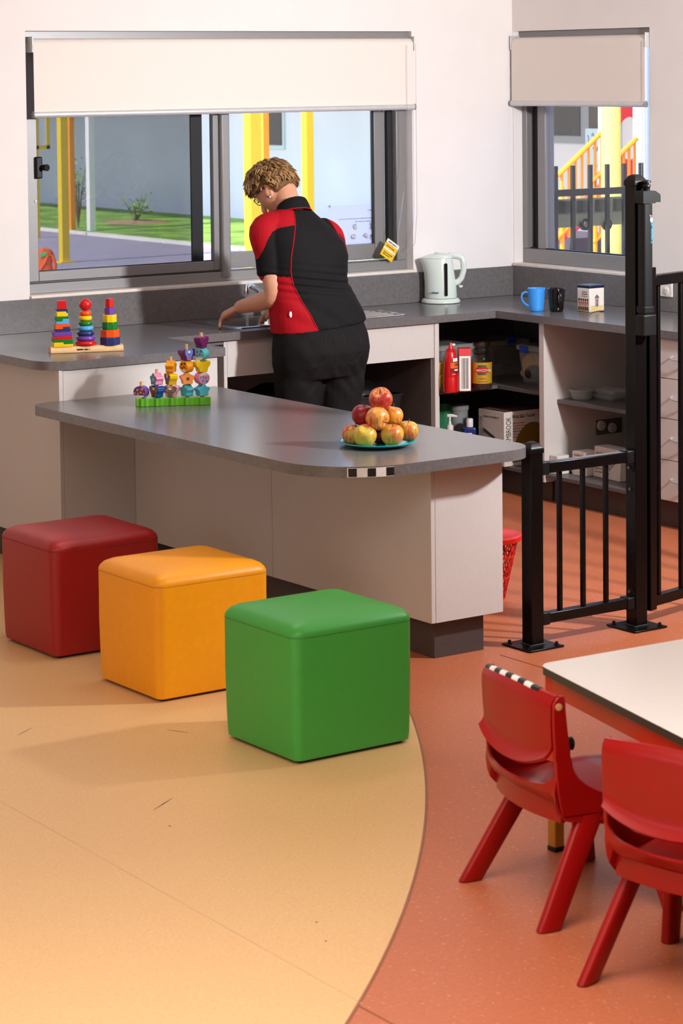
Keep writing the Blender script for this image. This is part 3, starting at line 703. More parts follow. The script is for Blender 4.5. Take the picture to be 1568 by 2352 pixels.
for k in range(3):
    x = rx0 + (rx1 - rx0) * (k + 1) / 4.0 - 0.012
    mb = MB(); mb.box(x - 0.008, x + 0.008, FYC - 0.008, FYC + 0.008, 0.116, 0.622); mb.build('baluster', BLACK, fe, bevel=0.002)
for z_ in (0.52,):
    mb = MB(); mb.cyl((TX - PWID / 2, FYC, z_), (TX - PWID / 2 - 0.006, FYC, z_), 0.006, n=8); mb.build('bolt', ZINC, fe)
# gate, standing a little ajar
ga = math.radians(13)
gp = ony(1490, 1412, FYC); G0 = Vector((gp.x + 0.008, FYC + 0.005, 0))
gt = thing('safety_gate', 'tall black barred metal gate with a magnetic latch, cut by the photo edge', 'gate', G0, ga)
GZ0, GZ1 = 0.055, 1.305
mb = MB(); mb.box(-0.02, 0.02, -0.02, 0.02, GZ0, GZ1 + 0.03); mb.build('stile', BLACK, gt, bevel=0.003, local=True)
GL = 0.92
mb = MB(); mb.box(GL, GL + 0.04, -0.02, 0.02, GZ0, GZ1 + 0.03); mb.build('stile', BLACK, gt, bevel=0.003, local=True)
for (z0, z1) in ((GZ0 + 0.012, GZ0 + 0.05), (GZ1 - 0.04, GZ1)):
    mb = MB(); mb.box(0.02, GL, -0.018, 0.018, z0, z1); mb.build('rail', BLACK, gt, bevel=0.003, local=True)
for k in range(6):
    x = 0.057 + k * 0.15
    mb = MB(); mb.box(x - 0.008, x + 0.008, -0.008, 0.008, GZ0 + 0.05, GZ1 - 0.04); mb.build('bar', BLACK, gt, bevel=0.002, local=True)
# magnetic latch: long tube with pull knob on top and lower housing
lq = ony(1481, 600, FYC - 0.053); lx, ly = lq.x, FYC - 0.053
zt1, zt0 = ony(1481, 468, ly).z, ony(1481, 700, ly).z
mb = MB(); mb.prism(rrect(lx, ly, 0.0225, 0.02, 0.009, 4), zt0 - 0.04, zt1); lt = mb.build('latch_tube', BLKPL, gt); lt['label'] = 'long black magnetic latch tube with blue lettering'
zc0, zc1 = ony(1481, 467, ly).z, ony(1481, 438, ly).z
mb = MB(); mb.prism(round_poly([(-0.03, 0), (0.032, 0), (0.032, 0.004), (0.056, 0.004), (0.056, 0.034), (0.03, 0.05), (-0.03, 0.05)], [0.003, 0.003, 0, 0.003, 0.014, 0.01, 0.006], 4), -0.024, 0.024, lambda a, t_: (lx + a[0], ly + t_, zc0 + a[1] * (zc1 - zc0) / 0.05)); mb.build('latch_head', BLKPL, lt, bevel=0.003)
mb = MB(); k_ = ony(1486, 437, ly); mb.lathe([(0.012, -0.012), (0.013, 0.0), (0.016, 0.004), (0.015, 0.009), (0.009, 0.012), (0.009, 0.015), (0.017, 0.018), (0.016, 0.024), (0.008, 0.027), (0.002, 0.028)], (lx + 0.008, ly, zc1 + 0.012), 20); mb.build('pull_knob', BLKPL, lt)
h0, h1 = ony(1485, 770, ly).z, ony(1485, 722, ly).z
mb = MB(); mb.prism(round_poly([(lx - 0.03, ly - 0.025), (lx + 0.035, ly - 0.025), (lx + 0.035, ly + 0.024), (lx - 0.03, ly + 0.024)], 0.006, 3), h0, h1); mb.build('latch_housing', BLKPL, gt, bevel=0.004)
mb = MB(); mb.prism(rrect(lx, ly, 0.026, 0.024, 0.008, 4), h1 + 0.006, h1 + 0.03); mb.build('latch_collar', BLKPL, lt, bevel=0.002)
BLUE_T = M('blue_print', (20, 170, 225), 0.4)
tpz = ony(1490, 552, ly).z
text('D\u2019 MAGNA LATCH', 0.0125, BLUE_T, lt, (lx + 0.019, ly - 0.0205, tpz - 0.01), (0, 0, 1), (-1, 0, 0), sx=0.9)
mb = MB(); wz = ony(1492, 504, ly).z; mb.ball((lx + 0.013, ly - 0.0203, wz), (0.006, 0.0008, 0.009), 8, 6); mb.tube([(lx + 0.010, ly - 0.0206, wz + 0.006), (lx + 0.006, ly - 0.0206, wz + 0.018), (lx + 0.015, ly - 0.0206, wz + 0.013)], 0.0012, 5); mb.build('white_mark', CARDW, lt)
# post-side striker brackets
for (u, v) in ((1462, 455), (1462, 735)):
    zz = ony(u, v, FYC).z
    mb = MB(); mb.box(TX + 0.005, TX + PWID / 2 + 0.012, FYC - PWID / 2 - 0.004, FYC - PWID / 2 - 0.0005, zz - 0.025, zz + 0.025); mb.build('striker', BLKPL, fe, bevel=0.004)

# ================================================================== TABLE
TABZ = 0.5
A_ = Vector((-3.925, -4.937)); B_ = Vector((-3.925 - 0.359, -4.937 - 1.45))
C_ = Vector((-2.70, -4.937 - 1.45)); D_ = Vector((-2.80, -4.985))
tabpts = round_poly([(A_.x, A_.y), (B_.x, B_.y), (C_.x, C_.y), (D_.x, D_.y)], 0.045, 8)
tt = thing('school_table', 'white topped childrens table with red frame at the right edge', 'table', (-3.4, -5.4, 0))
mb = MB(); mb.prism(tabpts, TABZ - 0.0015, TABZ); mb.build('table_top', M('white_top', (246, 243, 239), 0.35, var=0.01), tt)
mb = MB(); mb.prism(tabpts, TABZ - 0.022, TABZ - 0.0016); mb.build('top_edge', M('dark_edge', (52, 44, 40), 0.4), tt)
REDP = M('red_steel', (196, 44, 18), 0.3, spec=0.5, var=0.04); GOLD = M('gold_steel', (188, 140, 52), 0.4, metal=0.5, var=0.06)
def inset(p, dx, dy): return Vector((p.x + dx, p.y + dy))
LG = [Vector((-3.892, -4.966)), Vector((-4.234, -6.355)), Vector((-2.745, -6.355)), Vector((-2.835, -5.015))]
for i in range(4):
    a, b = LG[i], LG[(i + 1) % 4]; d_ = (b - a).normalized(); n_ = Vector((-d_.y, d_.x)) * 0.019
    a2, b2 = a + d_ * 0.018, b - d_ * 0.018
    mb = MB(); mb.prism([(a2 + n_)[:], (b2 + n_)[:], (b2 - n_)[:], (a2 - n_)[:]], TABZ - 0.078, TABZ - 0.0225); mb.build('rail', REDP, tt, bevel=0.003)
kn = ony(1314, 1708, -4.98)
for p in LG:
    mb = MB(); mb.box(p.x - 0.02, p.x + 0.02, p.y - 0.02, p.y + 0.02, 0.24, TABZ - 0.0225); lg = mb.build('leg', REDP, tt, bevel=0.004)
    mb = MB(); mb.box(p.x - 0.016, p.x + 0.016, p.y - 0.016, p.y + 0.016, 0.012, 0.239); mb.build('leg_insert', GOLD, lg, bevel=0.003)
    mb = MB(); mb.box(p.x - 0.0175, p.x + 0.0175, p.y - 0.0175, p.y + 0.0175, 0.001, 0.013); mb.build('foot', BLKPL, lg, bevel=0.003)
    mb = MB(); mb.lathe([(0.006, 0), (0.006, 0.012), (0.017, 0.014), (0.018, 0.03), (0.012, 0.034)], (p.x + 0.02, p.y, kn.z), 14, Vector((1, -0.35, 0))); mb.build('height_knob', BLKPL, lg)

# ================================================================== CHAIRS (origin: middle of the rear feet, facing local +y)
CHR = M('red_chair_plastic', (146, 5, 4), 0.33, spec=0.4, var=0.03, bump=0.04, bscale=500)
def grid_shell(fn, nu, nv, th_fn):
    """closed shell from a surface fn(u,v)->Vector, thickened along its normal"""
    P = [[fn(i / nu, j / nv) for i in range(nu + 1)] for j in range(nv + 1)]
    vv, ff = [], []
    W = nu + 1
    N = [[None] * W for _ in range(nv + 1)]
    for j in range(nv + 1):
        for i in range(W):
            du = P[j][min(i + 1, nu)] - P[j][max(i - 1, 0)]; dv = P[min(j + 1, nv)][i] - P[max(j - 1, 0)][i]
            N[j][i] = du.cross(dv).normalized()
    for s_ in (0, 1):
        for j in range(nv + 1):
            for i in range(W): vv.append(P[j][i] + N[j][i] * (th_fn * s_))
    o = W * (nv + 1)
    for j in range(nv):
        for i in range(nu):
            a, b, c, d = j * W + i, j * W + i + 1, (j + 1) * W + i + 1, (j + 1) * W + i
            ff.append((a, b, c, d)); ff.append((o + d, o + c, o + b, o + a))
    for i in range(nu):
        ff.append((i, o + i, o + i + 1, i + 1)); k = nv * W; ff.append((k + i + 1, o + k + i + 1, o + k + i, k + i))
    for j in range(nv):
        ff.append((j * W, (j + 1) * W, o + (j + 1) * W, o + j * W)); e = nu; ff.append((j * W + e, o + j * W + e, o + (j + 1) * W + e, (j + 1) * W + e))
    return vv, ff
def make_chair(label, loc, rz):
    t = thing('plastic_chair', label, 'chair', loc, rz, group='red plastic school chairs')
    HW = 0.178
    # backrest: wraps forward at the sides, flares back along the lower lip
    def back(u, v):
        s_ = u * 2 - 1; x = HW * s_ * (1 - 0.03 * (1 - v))
        zb = 0.372 + 0.036 * abs(s_) ** 2.2
        zz = zb + (0.555 + 0.010 * (1 - s_ * s_) - zb) * v
        y = 0.024 + 0.014 * abs(s_) ** 3 - 0.018 * v + 0.012 * v * v
        lip = max(0.0, 1 - v / 0.22); y -= 0.024 * lip * lip
        if v > 0.93: y += 0.012 * (v - 0.93) / 0.07
        return Vector((x, y, zz))
    mb = MB(); mb.add(*grid_shell(back, 28, 18, 0.008)); mb.build('backrest', CHR, t, local=True)
    mb = MB(); rim = [back(i / 20, 1.0) + Vector((0, -0.002, 0)) for i in range(21)]; mb.tube(rim, 0.0085, 8); mb.build('top_rim', CHR, t, local=True)
    # side ribs carrying the backrest from the seat
    for sd in (-1, 1):
        mb = MB(); rings = []
        for k in range(21):
            q = k / 20; zz = 0.262 + (0.562 - 0.262) * q
            zb = 0.408
            if zz >= zb: v_ = (zz - zb) / (0.556 - zb); yb = back(0, min(1, v_)).y + 0.02 * max(0, 1 - v_ / 0.22) ** 2; dep = 0.03 + 0.012 * (1 - min(1, v_))
            else: g = (zb - zz) / (zb - 0.262); yb = 0.038 + 0.022 * g * g; dep = 0.042 + 0.22 * g ** 2.6
            if q > 0.93: dep *= 1 - 0.5 * ((q - 0.93) / 0.07) ** 2
            xx = sd * (HW + 0.001 - 0.006 * max(0, 1 - q / 0.3))
            rings.append([(xx - 0.006, yb - 0.004, zz), (xx + 0.006, yb - 0.004, zz), (xx + 0.006, yb + dep, zz), (xx - 0.006, yb + dep, zz)])
        mb.loft(rings); mb.build('side_rib', CHR, t, bevel=0.004, local=True)
    # seat: scooped pan rising to a lumbar band behind
    prof = [(0.044, 0.345), (0.040, 0.325), (0.046, 0.303), (0.074, 0.288), (0.13, 0.283), (0.19, 0.286), (0.25, 0.292), (0.31, 0.297), (0.355, 0.294), (0.372, 0.276), (0.374, 0.255)]
    def seat(u, v):
        s_ = u * 2 - 1; f = v * (len(prof) - 1); i = min(int(f), len(prof) - 2); g = f - i
        y = prof[i][0] * (1 - g) + prof[i + 1][0] * g; z = prof[i][1] * (1 - g) + prof[i + 1][1] * g
        bow = (1 - s_ * s_) * max(0, 1 - v / 0.3); y -= 0.035 * bow; z -= 0.012 * (1 - s_ * s_) * max(0, 1 - v / 0.12)
        wid = HW * (1.0 if v < 0.3 else 1.0 - 0.05 * (v - 0.3))
        e = max(0, abs(s_) - 0.72) / 0.28
        z += (0.022 * e ** 2) * (1 - v) - 0.055 * max(0, (abs(s_) - 0.93) / 0.07) * min(1, v * 4)
        return Vector((wid * s_, y, z))
    mb = MB(); mb.add(*grid_shell(seat, 30, 30, -0.007)); mb.build('seat', CHR, t, local=True)
    # under-seat skirt
    mb = MB()
    for sd in (-1, 1):
        rings = []
        for k in range(9):
            q = k / 8; y = 0.075 + 0.27 * q; low = 0.225 + 0.05 * (2 * q - 1) ** 2
            rings.append([(sd * (HW - 0.016), y, low), (sd * (HW - 0.006), y, low), (sd * (HW - 0.003), y, 0.285), (sd * (HW - 0.016), y, 0.285)])
        mb.loft(rings)
    rings = [[(x, 0.062 - 0.03 * (1 - (x / 0.18) ** 2), 0.245), (x, 0.075 - 0.03 * (1 - (x / 0.18) ** 2), 0.245), (x, 0.078, 0.285), (x, 0.062 - 0.03 * (1 - (x / 0.18) ** 2), 0.295)] for x in (-0.166, -0.12, -0.06, 0, 0.06, 0.12, 0.166)]
    mb.loft(rings); mb.build('seat_skirt', CHR, t, local=True)
    # legs: flat blades, splayed
    for (fx, fy, tx_, ty_, bl) in ((-0.205, 0.0, -0.158, 0.15, 0.036), (0.205, 0.0, 0.158, 0.15, 0.036), (-0.215, 0.345, -0.158, 0.285, 0.030), (0.215, 0.345, 0.158, 0.285, 0.030)):
        mb = MB(); rings = []
        f = Vector((fx, fy, 0.0015)); tp_ = Vector((tx_, ty_, 0.272)); sg = 1 if fx > 0 else -1
        for k in range(9):
            q = k / 8; p = f.lerp(tp_, q); w_ = bl * (0.92 + 0.12 * q); d2 = 0.016
            ring = []
            for j in range(12):
                a = 2 * PI * j / 12
                ring.append((p.x + d2 * math.copysign(abs(math.cos(a)) ** 0.6, math.cos(a)), p.y + w_ * math.copysign(abs(math.sin(a)) ** 0.7, math.sin(a)), p.z))
            rings.append(ring)
        mb.loft(rings); mb.build('leg', CHR, t, bevel=0.003, local=True)
    return t, back
CH1 = Vector((-4.262, -5.222, 0)); A1 = math.radians(-10.8 - 90)
ch1, backf = make_chair('red plastic chair with black and white checkered tape along its backrest top', CH1, A1)
# checkered tape over the top rim, as a part of the first chair
for k in range(9):
    mt = CHB if k % 2 == 0 else CHW
    u0, u1 = 0.02 + k * 0.0895, 0.02 + (k + 1) * 0.0895
    pth = [backf(u0 + (u1 - u0) * i / 5, 1.0) + Vector((0, -0.002, 0.0)) for i in range(6)]
    mb = MB(); mb.tube(pth, 0.0098, 10); o = mb.build('tape_square', mt, ch1, local=True)
CH2 = Vector((-4.40, -5.935, 0)); A2 = math.radians(13 - 90)
make_chair('plain red plastic chair nearest the camera, cut off by the right edge', CH2, A2)
mb = MB(); bp_ = backf(0.985, 0.93) ; mb.lathe([(0.009, 0), (0.009, 0.002), (0.006, 0.0025)], (0.1855, 0.042, 0.537), 14, Vector((1, 0, 0))); mb.build('round_plug', M('plug_tan', (196, 150, 96), 0.5), ch1, local=True)

# ================================================================== PLATE OF APPLES
pc = (onz(776, 1019, PZ + 0.012) + onz(957, 1013, PZ + 0.012)) / 2
pl_ = thing('dinner_plate', 'turquoise plate under the apples on the peninsula', 'plate', (pc.x, pc.y, PZ))
TQ = M('turquoise_glaze', (20, 168, 172), 0.15, spec=0.6, var=0.02)
mb = MB(); PR = 0.136
mb.lathe([(0.075, 0.0005), (0.085, 0.003), (PR - 0.012, 0.010), (PR, 0.0165), (PR, 0.0185), (PR - 0.004, 0.019), (PR - 0.03, 0.011), (0.08, 0.0055), (0.001, 0.005)], (pc.x, pc.y, PZ), 56); mb.build('dish', TQ, pl_)
def apple_mat(name, base, blush, amt, seed):
    mt = bpy.data.materials.new(name); mt.use_nodes = True
    n = mt.node_tree.nodes; l = mt.node_tree.links; b = n['Principled BSDF']
    b.inputs['Roughness'].default_value = 0.32; b.inputs['Specular IOR Level'].default_value = 0.5
    tc = n.new('ShaderNodeTexCoord'); mp = n.new('ShaderNodeMapping'); mp.inputs['Location'].default_value = (seed, seed * 2, 0)
    l.new(tc.outputs['Object'], mp.inputs[0])
    nz = n.new('ShaderNodeTexNoise'); nz.inputs['Scale'].default_value = 14; nz.inputs['Detail'].default_value = 2; l.new(mp.outputs[0], nz.inputs[0])
    m2 = n.new('ShaderNodeMapping'); m2.inputs['Scale'].default_value = (190, 190, 26); l.new(tc.outputs['Object'], m2.inputs[0])
    n2 = n.new('ShaderNodeTexNoise'); n2.inputs['Scale'].default_value = 1.0; n2.inputs['Detail'].default_value = 3; l.new(m2.outputs[0], n2.inputs[0])
    ad = n.new('ShaderNodeMath'); ad.operation = 'MULTIPLY_ADD'; ad.inputs[1].default_value = 0.9; l.new(nz.outputs[0], ad.inputs[0])
    m3 = n.new('ShaderNodeMath'); m3.operation = 'MULTIPLY'; m3.inputs[1].default_value = 0.75; l.new(n2.outputs[0], m3.inputs[0]); l.new(m3.outputs[0], ad.inputs[2])
    rp = n.new('ShaderNodeValToRGB'); rp.color_ramp.elements[0].position = 1.02 - amt * 0.38; rp.color_ramp.elements[1].position = 1.2 - amt * 0.38
    rp.color_ramp.elements[0].color = lin(base); rp.color_ramp.elements[1].color = lin(blush)
    l.new(ad.outputs[0], rp.inputs[0]); l.new(rp.outputs[0], b.inputs['Base Color'])
    return mt
STEM = M('apple_stem', (84, 54, 30), 0.7)
def apple(px, py, dep, r, tilt, base, blush, amt, lab, k):
    """centre at pixel (px,py), on the vertical plane dep metres behind the plate centre"""
    rr_ = ray(px, py); nrm = Vector((CF.x, CF.y, 0)).normalized()
    t_ = (Vector((pc.x, pc.y, 0)) + nrm * dep - CAM).dot(nrm) / rr_.dot(nrm); c = CAM + rr_ * t_
    rot = Matrix.Rotation(tilt[1], 3, 'Z') @ Matrix.Rotation(tilt[0], 3, 'X')
    t = thing('apple', lab, 'apple', c, group='apples piled on the turquoise plate')
    prof = []
    for i in range(23):
        a = -PI / 2 + PI * i / 22
        rad = r * math.cos(a) ** 0.82 * (1.0 + 0.05 * math.sin(a)) if math.cos(a) > 0 else 0
        z = r * 0.93 * math.sin(a)
        dim = math.exp(-(rad / (r * 0.33)) ** 2)
        z -= math.copysign(dim * r * 0.22, z)
        prof.append((max(rad, 0.0006), z))
    rings = []
    for (rad, z) in prof:
        rings.append([c + rot @ Vector((rad * (1 + 0.02 * math.cos(5 * q)) * math.cos(q), rad * (1 + 0.02 * math.cos(5 * q)) * math.sin(q), z)) for q in [2 * PI * j / 26 for j in range(26)]])
    mb = MB(); mb.loft(rings); mb.build('fruit', apple_mat('apple_skin_%d' % k, base, blush, amt, k * 0.37), t)
    mb = MB(); mb.tube([c + rot @ Vector((0, 0, r * 0.62)), c + rot @ Vector((0.002, 0, r * 0.9)), c + rot @ Vector((0.006, 0.002, r * 1.12))], [0.0016, 0.0015, 0.0024], 6); mb.build('stem', STEM, t)
    return c
YG, OR_, RD = (196, 172, 60), (226, 160, 70), (176, 40, 34)
apple(874, 917, 0.0, 0.0425, (0.75, -0.85), (228, 150, 66), RD, 0.95, 'red and orange apple at the very top of the pile', 1)
apple(834, 954, 0.035, 0.0415, (0.15, 0.3), (176, 40, 40), (140, 16, 26), 0.9, 'deep red apple at the left of the middle layer', 2)
apple(866, 961, -0.035, 0.0425, (1.9, 0.25), (226, 160, 70), (198, 70, 44), 0.75, 'orange striped apple in the middle of the pile, facing forward', 3)
apple(901, 955, 0.035, 0.0385, (0.2, 1.4), (224, 164, 62), (198, 80, 48), 0.65, 'yellow orange apple at the right of the middle layer', 4)
apple(811, 999, 0.01, 0.0405, (0.25, 0.9), (208, 164, 72), (190, 66, 44), 0.75, 'red streaked apple at the left end of the bottom layer', 5)
apple(838, 1000, -0.058, 0.0415, (-2.45, -0.5), (204, 176, 62), (196, 92, 50), 0.5, 'yellow green apple at the front left of the bottom layer', 6)
apple(871, 998, 0.025, 0.036, (0.3, 0.2), (150, 34, 30), (120, 18, 20), 0.8, 'dark red apple hidden in the middle of the bottom layer', 7)
apple(900, 999, -0.035, 0.0415, (0.12, -0.5), (206, 174, 62), (202, 104, 56), 0.5, 'yellow apple with orange blush at the front right of the bottom layer', 8)
apple(936, 990, 0.025, 0.0395, (0.1, 0.0), (200, 162, 58), (190, 84, 44), 0.65, 'yellow orange apple with upright stem at the right end of the pile', 9)

# ================================================================== TOYS
def paint(name, rgb, rough=0.28): return M('paint_' + name, rgb, rough, spec=0.5, var=0.03)
WOOD = M('pale_wood', (226, 186, 134), 0.45, var=0.10, scale=8, stretch=(3, 30, 30))
PRED, PORA, PYEL, PGRN, PLBL, PNAV, PPUR = paint('red', (206, 20, 24)), paint('orange', (232, 84, 24)), paint('yellow', (238, 200, 10)), paint('green', (16, 118, 40)), paint('sky', (86, 164, 214)), paint('navy', (36, 50, 104)), paint('purple', (106, 66, 158))
# ---- rainbow stacker on the left worktop
r0, r1 = onz(117, 813, ZT), onz(284, 806, ZT); rdir = (r1 - r0); rlen = rdir.length; rdir.normalize()
rperp = Vector((-rdir.y, rdir.x, 0)); rmid = (r0 + r1) / 2 + rperp * 0.035
rang = math.atan2(rdir.y, rdir.x)
sb = thing('stacker_base', 'pale wooden board with three pegs holding the rainbow stacking blocks', 'toy', (rmid.x, rmid.y, ZT), rang)
mb = MB(); mb.prism(round_poly([(-0.036, 0), (0.036, 0), (0.036, 0.012), (0.028, 0.026), (-0.028, 0.026), (-0.036, 0.012)], [0.003, 0.003, 0.006, 0.006, 0.006, 0.006], 4), -rlen / 2, rlen / 2, lambda a, t_: (t_, a[0], a[1] + 0.0005)); mb.build('board', WOOD, sb, local=True)
scribble(sb, rmid - rperp * 0.0362 + Vector((0, 0, 0.010)) - rdir * 0.045 , rdir, (0, 0, 1), 0.055, 0.009, M('burnt_print', (70, 44, 24), 0.7), name='maker_mark')
SH = 0.0265
def tower_x(px): 
    p = onz(px, 790, ZT + SH); return (Vector((p.x, p.y, 0)) - Vector((rmid.x, rmid.y, 0))).dot(rdir)
TXS = [(-rlen / 2) + rlen * f for f in (0.175, 0.50, 0.835)]
for x in TXS:
    mb = MB(); mb.cyl((x, 0, SH - 0.002), (x, 0, SH + 0.158), 0.006, n=12); mb.build('peg', WOOD, sb, local=True)
def toy(name, label, mat, mbuild, x, z, group, bevel=0.0015):
    w_ = Vector((rmid.x, rmid.y, ZT)) + rdir * x + Vector((0, 0, z))
    o = thing(name, label, 'toy block', w_, rang, group)
    mb = MB(); mbuild(mb); mb.build('block', mat, o, bevel=bevel, local=True)
    return o
GRP = 'rainbow stacking blocks'
# middle tower: rings and ball
z = SH
for (mt, r, h, nm) in ((PRED, 0.0445, 0.021, 'red ring at the bottom'), (PPUR, 0.0405, 0.021, 'purple ring, second from the bottom'), (PNAV, 0.0368, 0.021, 'navy ring, third from the bottom'), (PLBL, 0.0332, 0.021, 'sky blue ring, fourth from the bottom'), (PGRN, 0.030, 0.021, 'green ring, fifth from the bottom'), (PYEL, 0.0278, 0.021, 'yellow ring, second from the top'), (PORA, 0.0255, 0.021, 'orange ring under the red ball')):
    pr = [(0.008, 0)] + [(r - h / 2 + h / 2 * math.cos(a), h / 2 + h / 2 * math.sin(a)) for a in [-PI / 2 + PI * i / 10 for i in range(11)]] + [(0.008, h)]
    toy('stacking_ring', nm + ' of the middle rainbow tower', mt, lambda mb, pr=pr: mb.lathe(pr, (0, 0, 0), 36), TXS[1], z, GRP, 0); z += h
toy('stacking_ball', 'red ball topping the middle rainbow tower', PRED, lambda mb: mb.ball((0, 0, 0.0255), 0.026, 28, 18), TXS[1], z, GRP, 0)
# right tower: octagons, hexagon, drum
z = SH
for (mt, r, h, n_, nm) in ((PNAV, 0.0452, 0.0318, 8, 'navy octagonal block at the bottom'), (PORA, 0.042, 0.0318, 8, 'orange octagonal block, second from the bottom'), (PGRN, 0.0345, 0.0318, 8, 'green octagonal block in the middle'), (PYEL, 0.031, 0.0318, 8, 'yellow octagonal block, third from the top'), (PPUR, 0.0242, 0.030, 6, 'purple hexagonal block under the red one'), (PRED, 0.0188, 0.0375, 6, 'red block topping')):
    toy('octagon_block', nm + ' of the right rainbow tower', mt, lambda mb, r=r, h=h, n_=n_: mb.prism([(r * math.cos(2 * PI * (i + 0.3) / n_), r * math.sin(2 * PI * (i + 0.3) / n_)) for i in range(n_)], 0, h), TXS[2], z, GRP); z += h
# left tower: interlocking pairs and cube
z = SH
pairs = ((PYEL, PGRN, 0.096, 0.62, 0.36, 'yellow', 'green', 'bottom'), (PRED, PPUR, 0.09, 0.42, 0.42, 'red', 'purple', 'second'), (PNAV, PORA, 0.074, 0.34, 0.62, 'navy', 'orange', 'third'), (PLBL, PGRN, 0.064, 0.38, 0.70, 'sky blue', 'green', 'fourth'), (PYEL, PNAV, 0.054, 0.66, 0.44, 'yellow', 'navy', 'topmost'))
for (ml, mu_, w_, hl, hr, nl, nu_, pos) in pairs:
    h = 0.0318; w_ *= 0.85; hw = w_ / 2; dp = w_ * 0.40
    sp = 0.0 if pos != 'topmost' else hw * 0.7
    lo = [(-hw, 0), (hw, 0), (hw, h * hr), (sp, h * hr), (sp, h * hl), (-hw, h * hl)]
    up = [(-hw, h * hl + 0.0004), (sp, h * hl + 0.0004), (sp + 0.0004, h * hr + 0.0004), (hw, h * hr + 0.0004), (hw, h), (-hw, h)]
    if abs(hl - hr) < 0.01: lo = [(-hw, 0), (hw, 0), (hw, h * hr), (-hw, h * hl)]; up = [(-hw, h * hl + 0.0004), (hw, h * hr + 0.0004), (hw, h), (-hw, h)]
    f_ = lambda a, t_: (a[0], t_, a[1])
    toy('interlocking_block', '%s lower half of the %s pair in the left rainbow tower' % (nl, pos), ml, lambda mb, lo=lo, dp=dp: mb.prism(lo, -dp, dp, f_), TXS[0], z, GRP, 0.0012)
    toy('interlocking_block', '%s upper half of the %s pair in the left rainbow tower' % (nu_, pos), mu_, lambda mb, up=up, dp=dp: mb.prism(up, -dp, dp, f_), TXS[0], z, GRP, 0.0012)
    z += h
toy('stacking_cube', 'red cube topping the left rainbow tower', PRED, lambda mb: mb.box(-0.0175, 0.0175, -0.0175, 0.0175, 0, 0.0345), TXS[0], z, GRP)

# ---- flower and bug bead stacker on the peninsula
g0, g1 = onz(313, 935, PZ), onz(484, 930, PZ); gd = g1 - g0; gl = gd.length; gd.normalize(); gperp = Vector((-gd.y, gd.x, 0)); gang = math.atan2(gd.y, gd.x)
gm = (g0 + g1) / 2 + gperp * 0.03
BGRN, BWOOD = paint('leaf', (90, 168, 26), 0.25), M('peg_wood', (222, 172, 120), 0.5)
bs = thing('bead_stacker_base', 'green wavy wooden base with five rising pegs on the peninsula', 'toy', (gm.x, gm.y, PZ), gang)
out = []
nl = 160
def lobe(t_):
    s_ = t_ * 5; return 0.026 + 0.0065 * abs(math.sin(PI * s_)) + 0.0018 * math.cos(6 * PI * s_)
for i in range(nl + 1): out.append((-gl / 2 + gl * i / nl, -lobe(i / nl)))
for i in range(nl, -1, -1): out.append((-gl / 2 + gl * i / nl, lobe(i / nl)))
mb = MB(); mb.prism(out, 0.0005, 0.032); mb.build('board', BGRN, bs, bevel=0.0015, local=True)
BX = []
for px in (326, 362, 394.5, 431, 465.5):
    f_ = (px - 313) / 171.0; BX.append(-gl / 2 + gl * f_)
bh = 0.0488
for x, n_ in zip(BX, (1, 2, 3, 4, 5)):
    mb = MB(); mb.cyl((x, 0, 0.03), (x, 0, 0.032 + bh * n_ + (0.017 if n_ < 5 else 0.013)), 0.0065, n=12); mb.build('peg', BWOOD, bs, local=True)
DISC = [(0.0285 * math.cos(2 * PI * i / 40), 0.0285 * math.sin(2 * PI * i / 40)) for i in range(40)]
FLOW = [((0.0262 + 0.0038 * math.cos(5 * a)) * math.sin(a), (0.0262 + 0.0038 * math.cos(5 * a)) * math.cos(a)) for a in [2 * PI * i / 60 for i in range(60)]]
BFLY = round_poly([(0.017, -0.027), (0.021, -0.010), (0.032, 0.004), (0.034, 0.021), (0.018, 0.028), (0.007, 0.021), (-0.007, 0.021), (-0.018, 0.028), (-0.034, 0.021), (-0.032, 0.004), (-0.021, -0.010), (-0.017, -0.027)], [0.004, 0.003, 0.006, 0.008, 0.006, 0.003, 0.003, 0.006, 0.008, 0.006, 0.003, 0.004], 4)
SHAPES = {'disc': DISC, 'flower': FLOW, 'butterfly': BFLY}
to_cam = math.atan2(-CF.y, -CF.x)
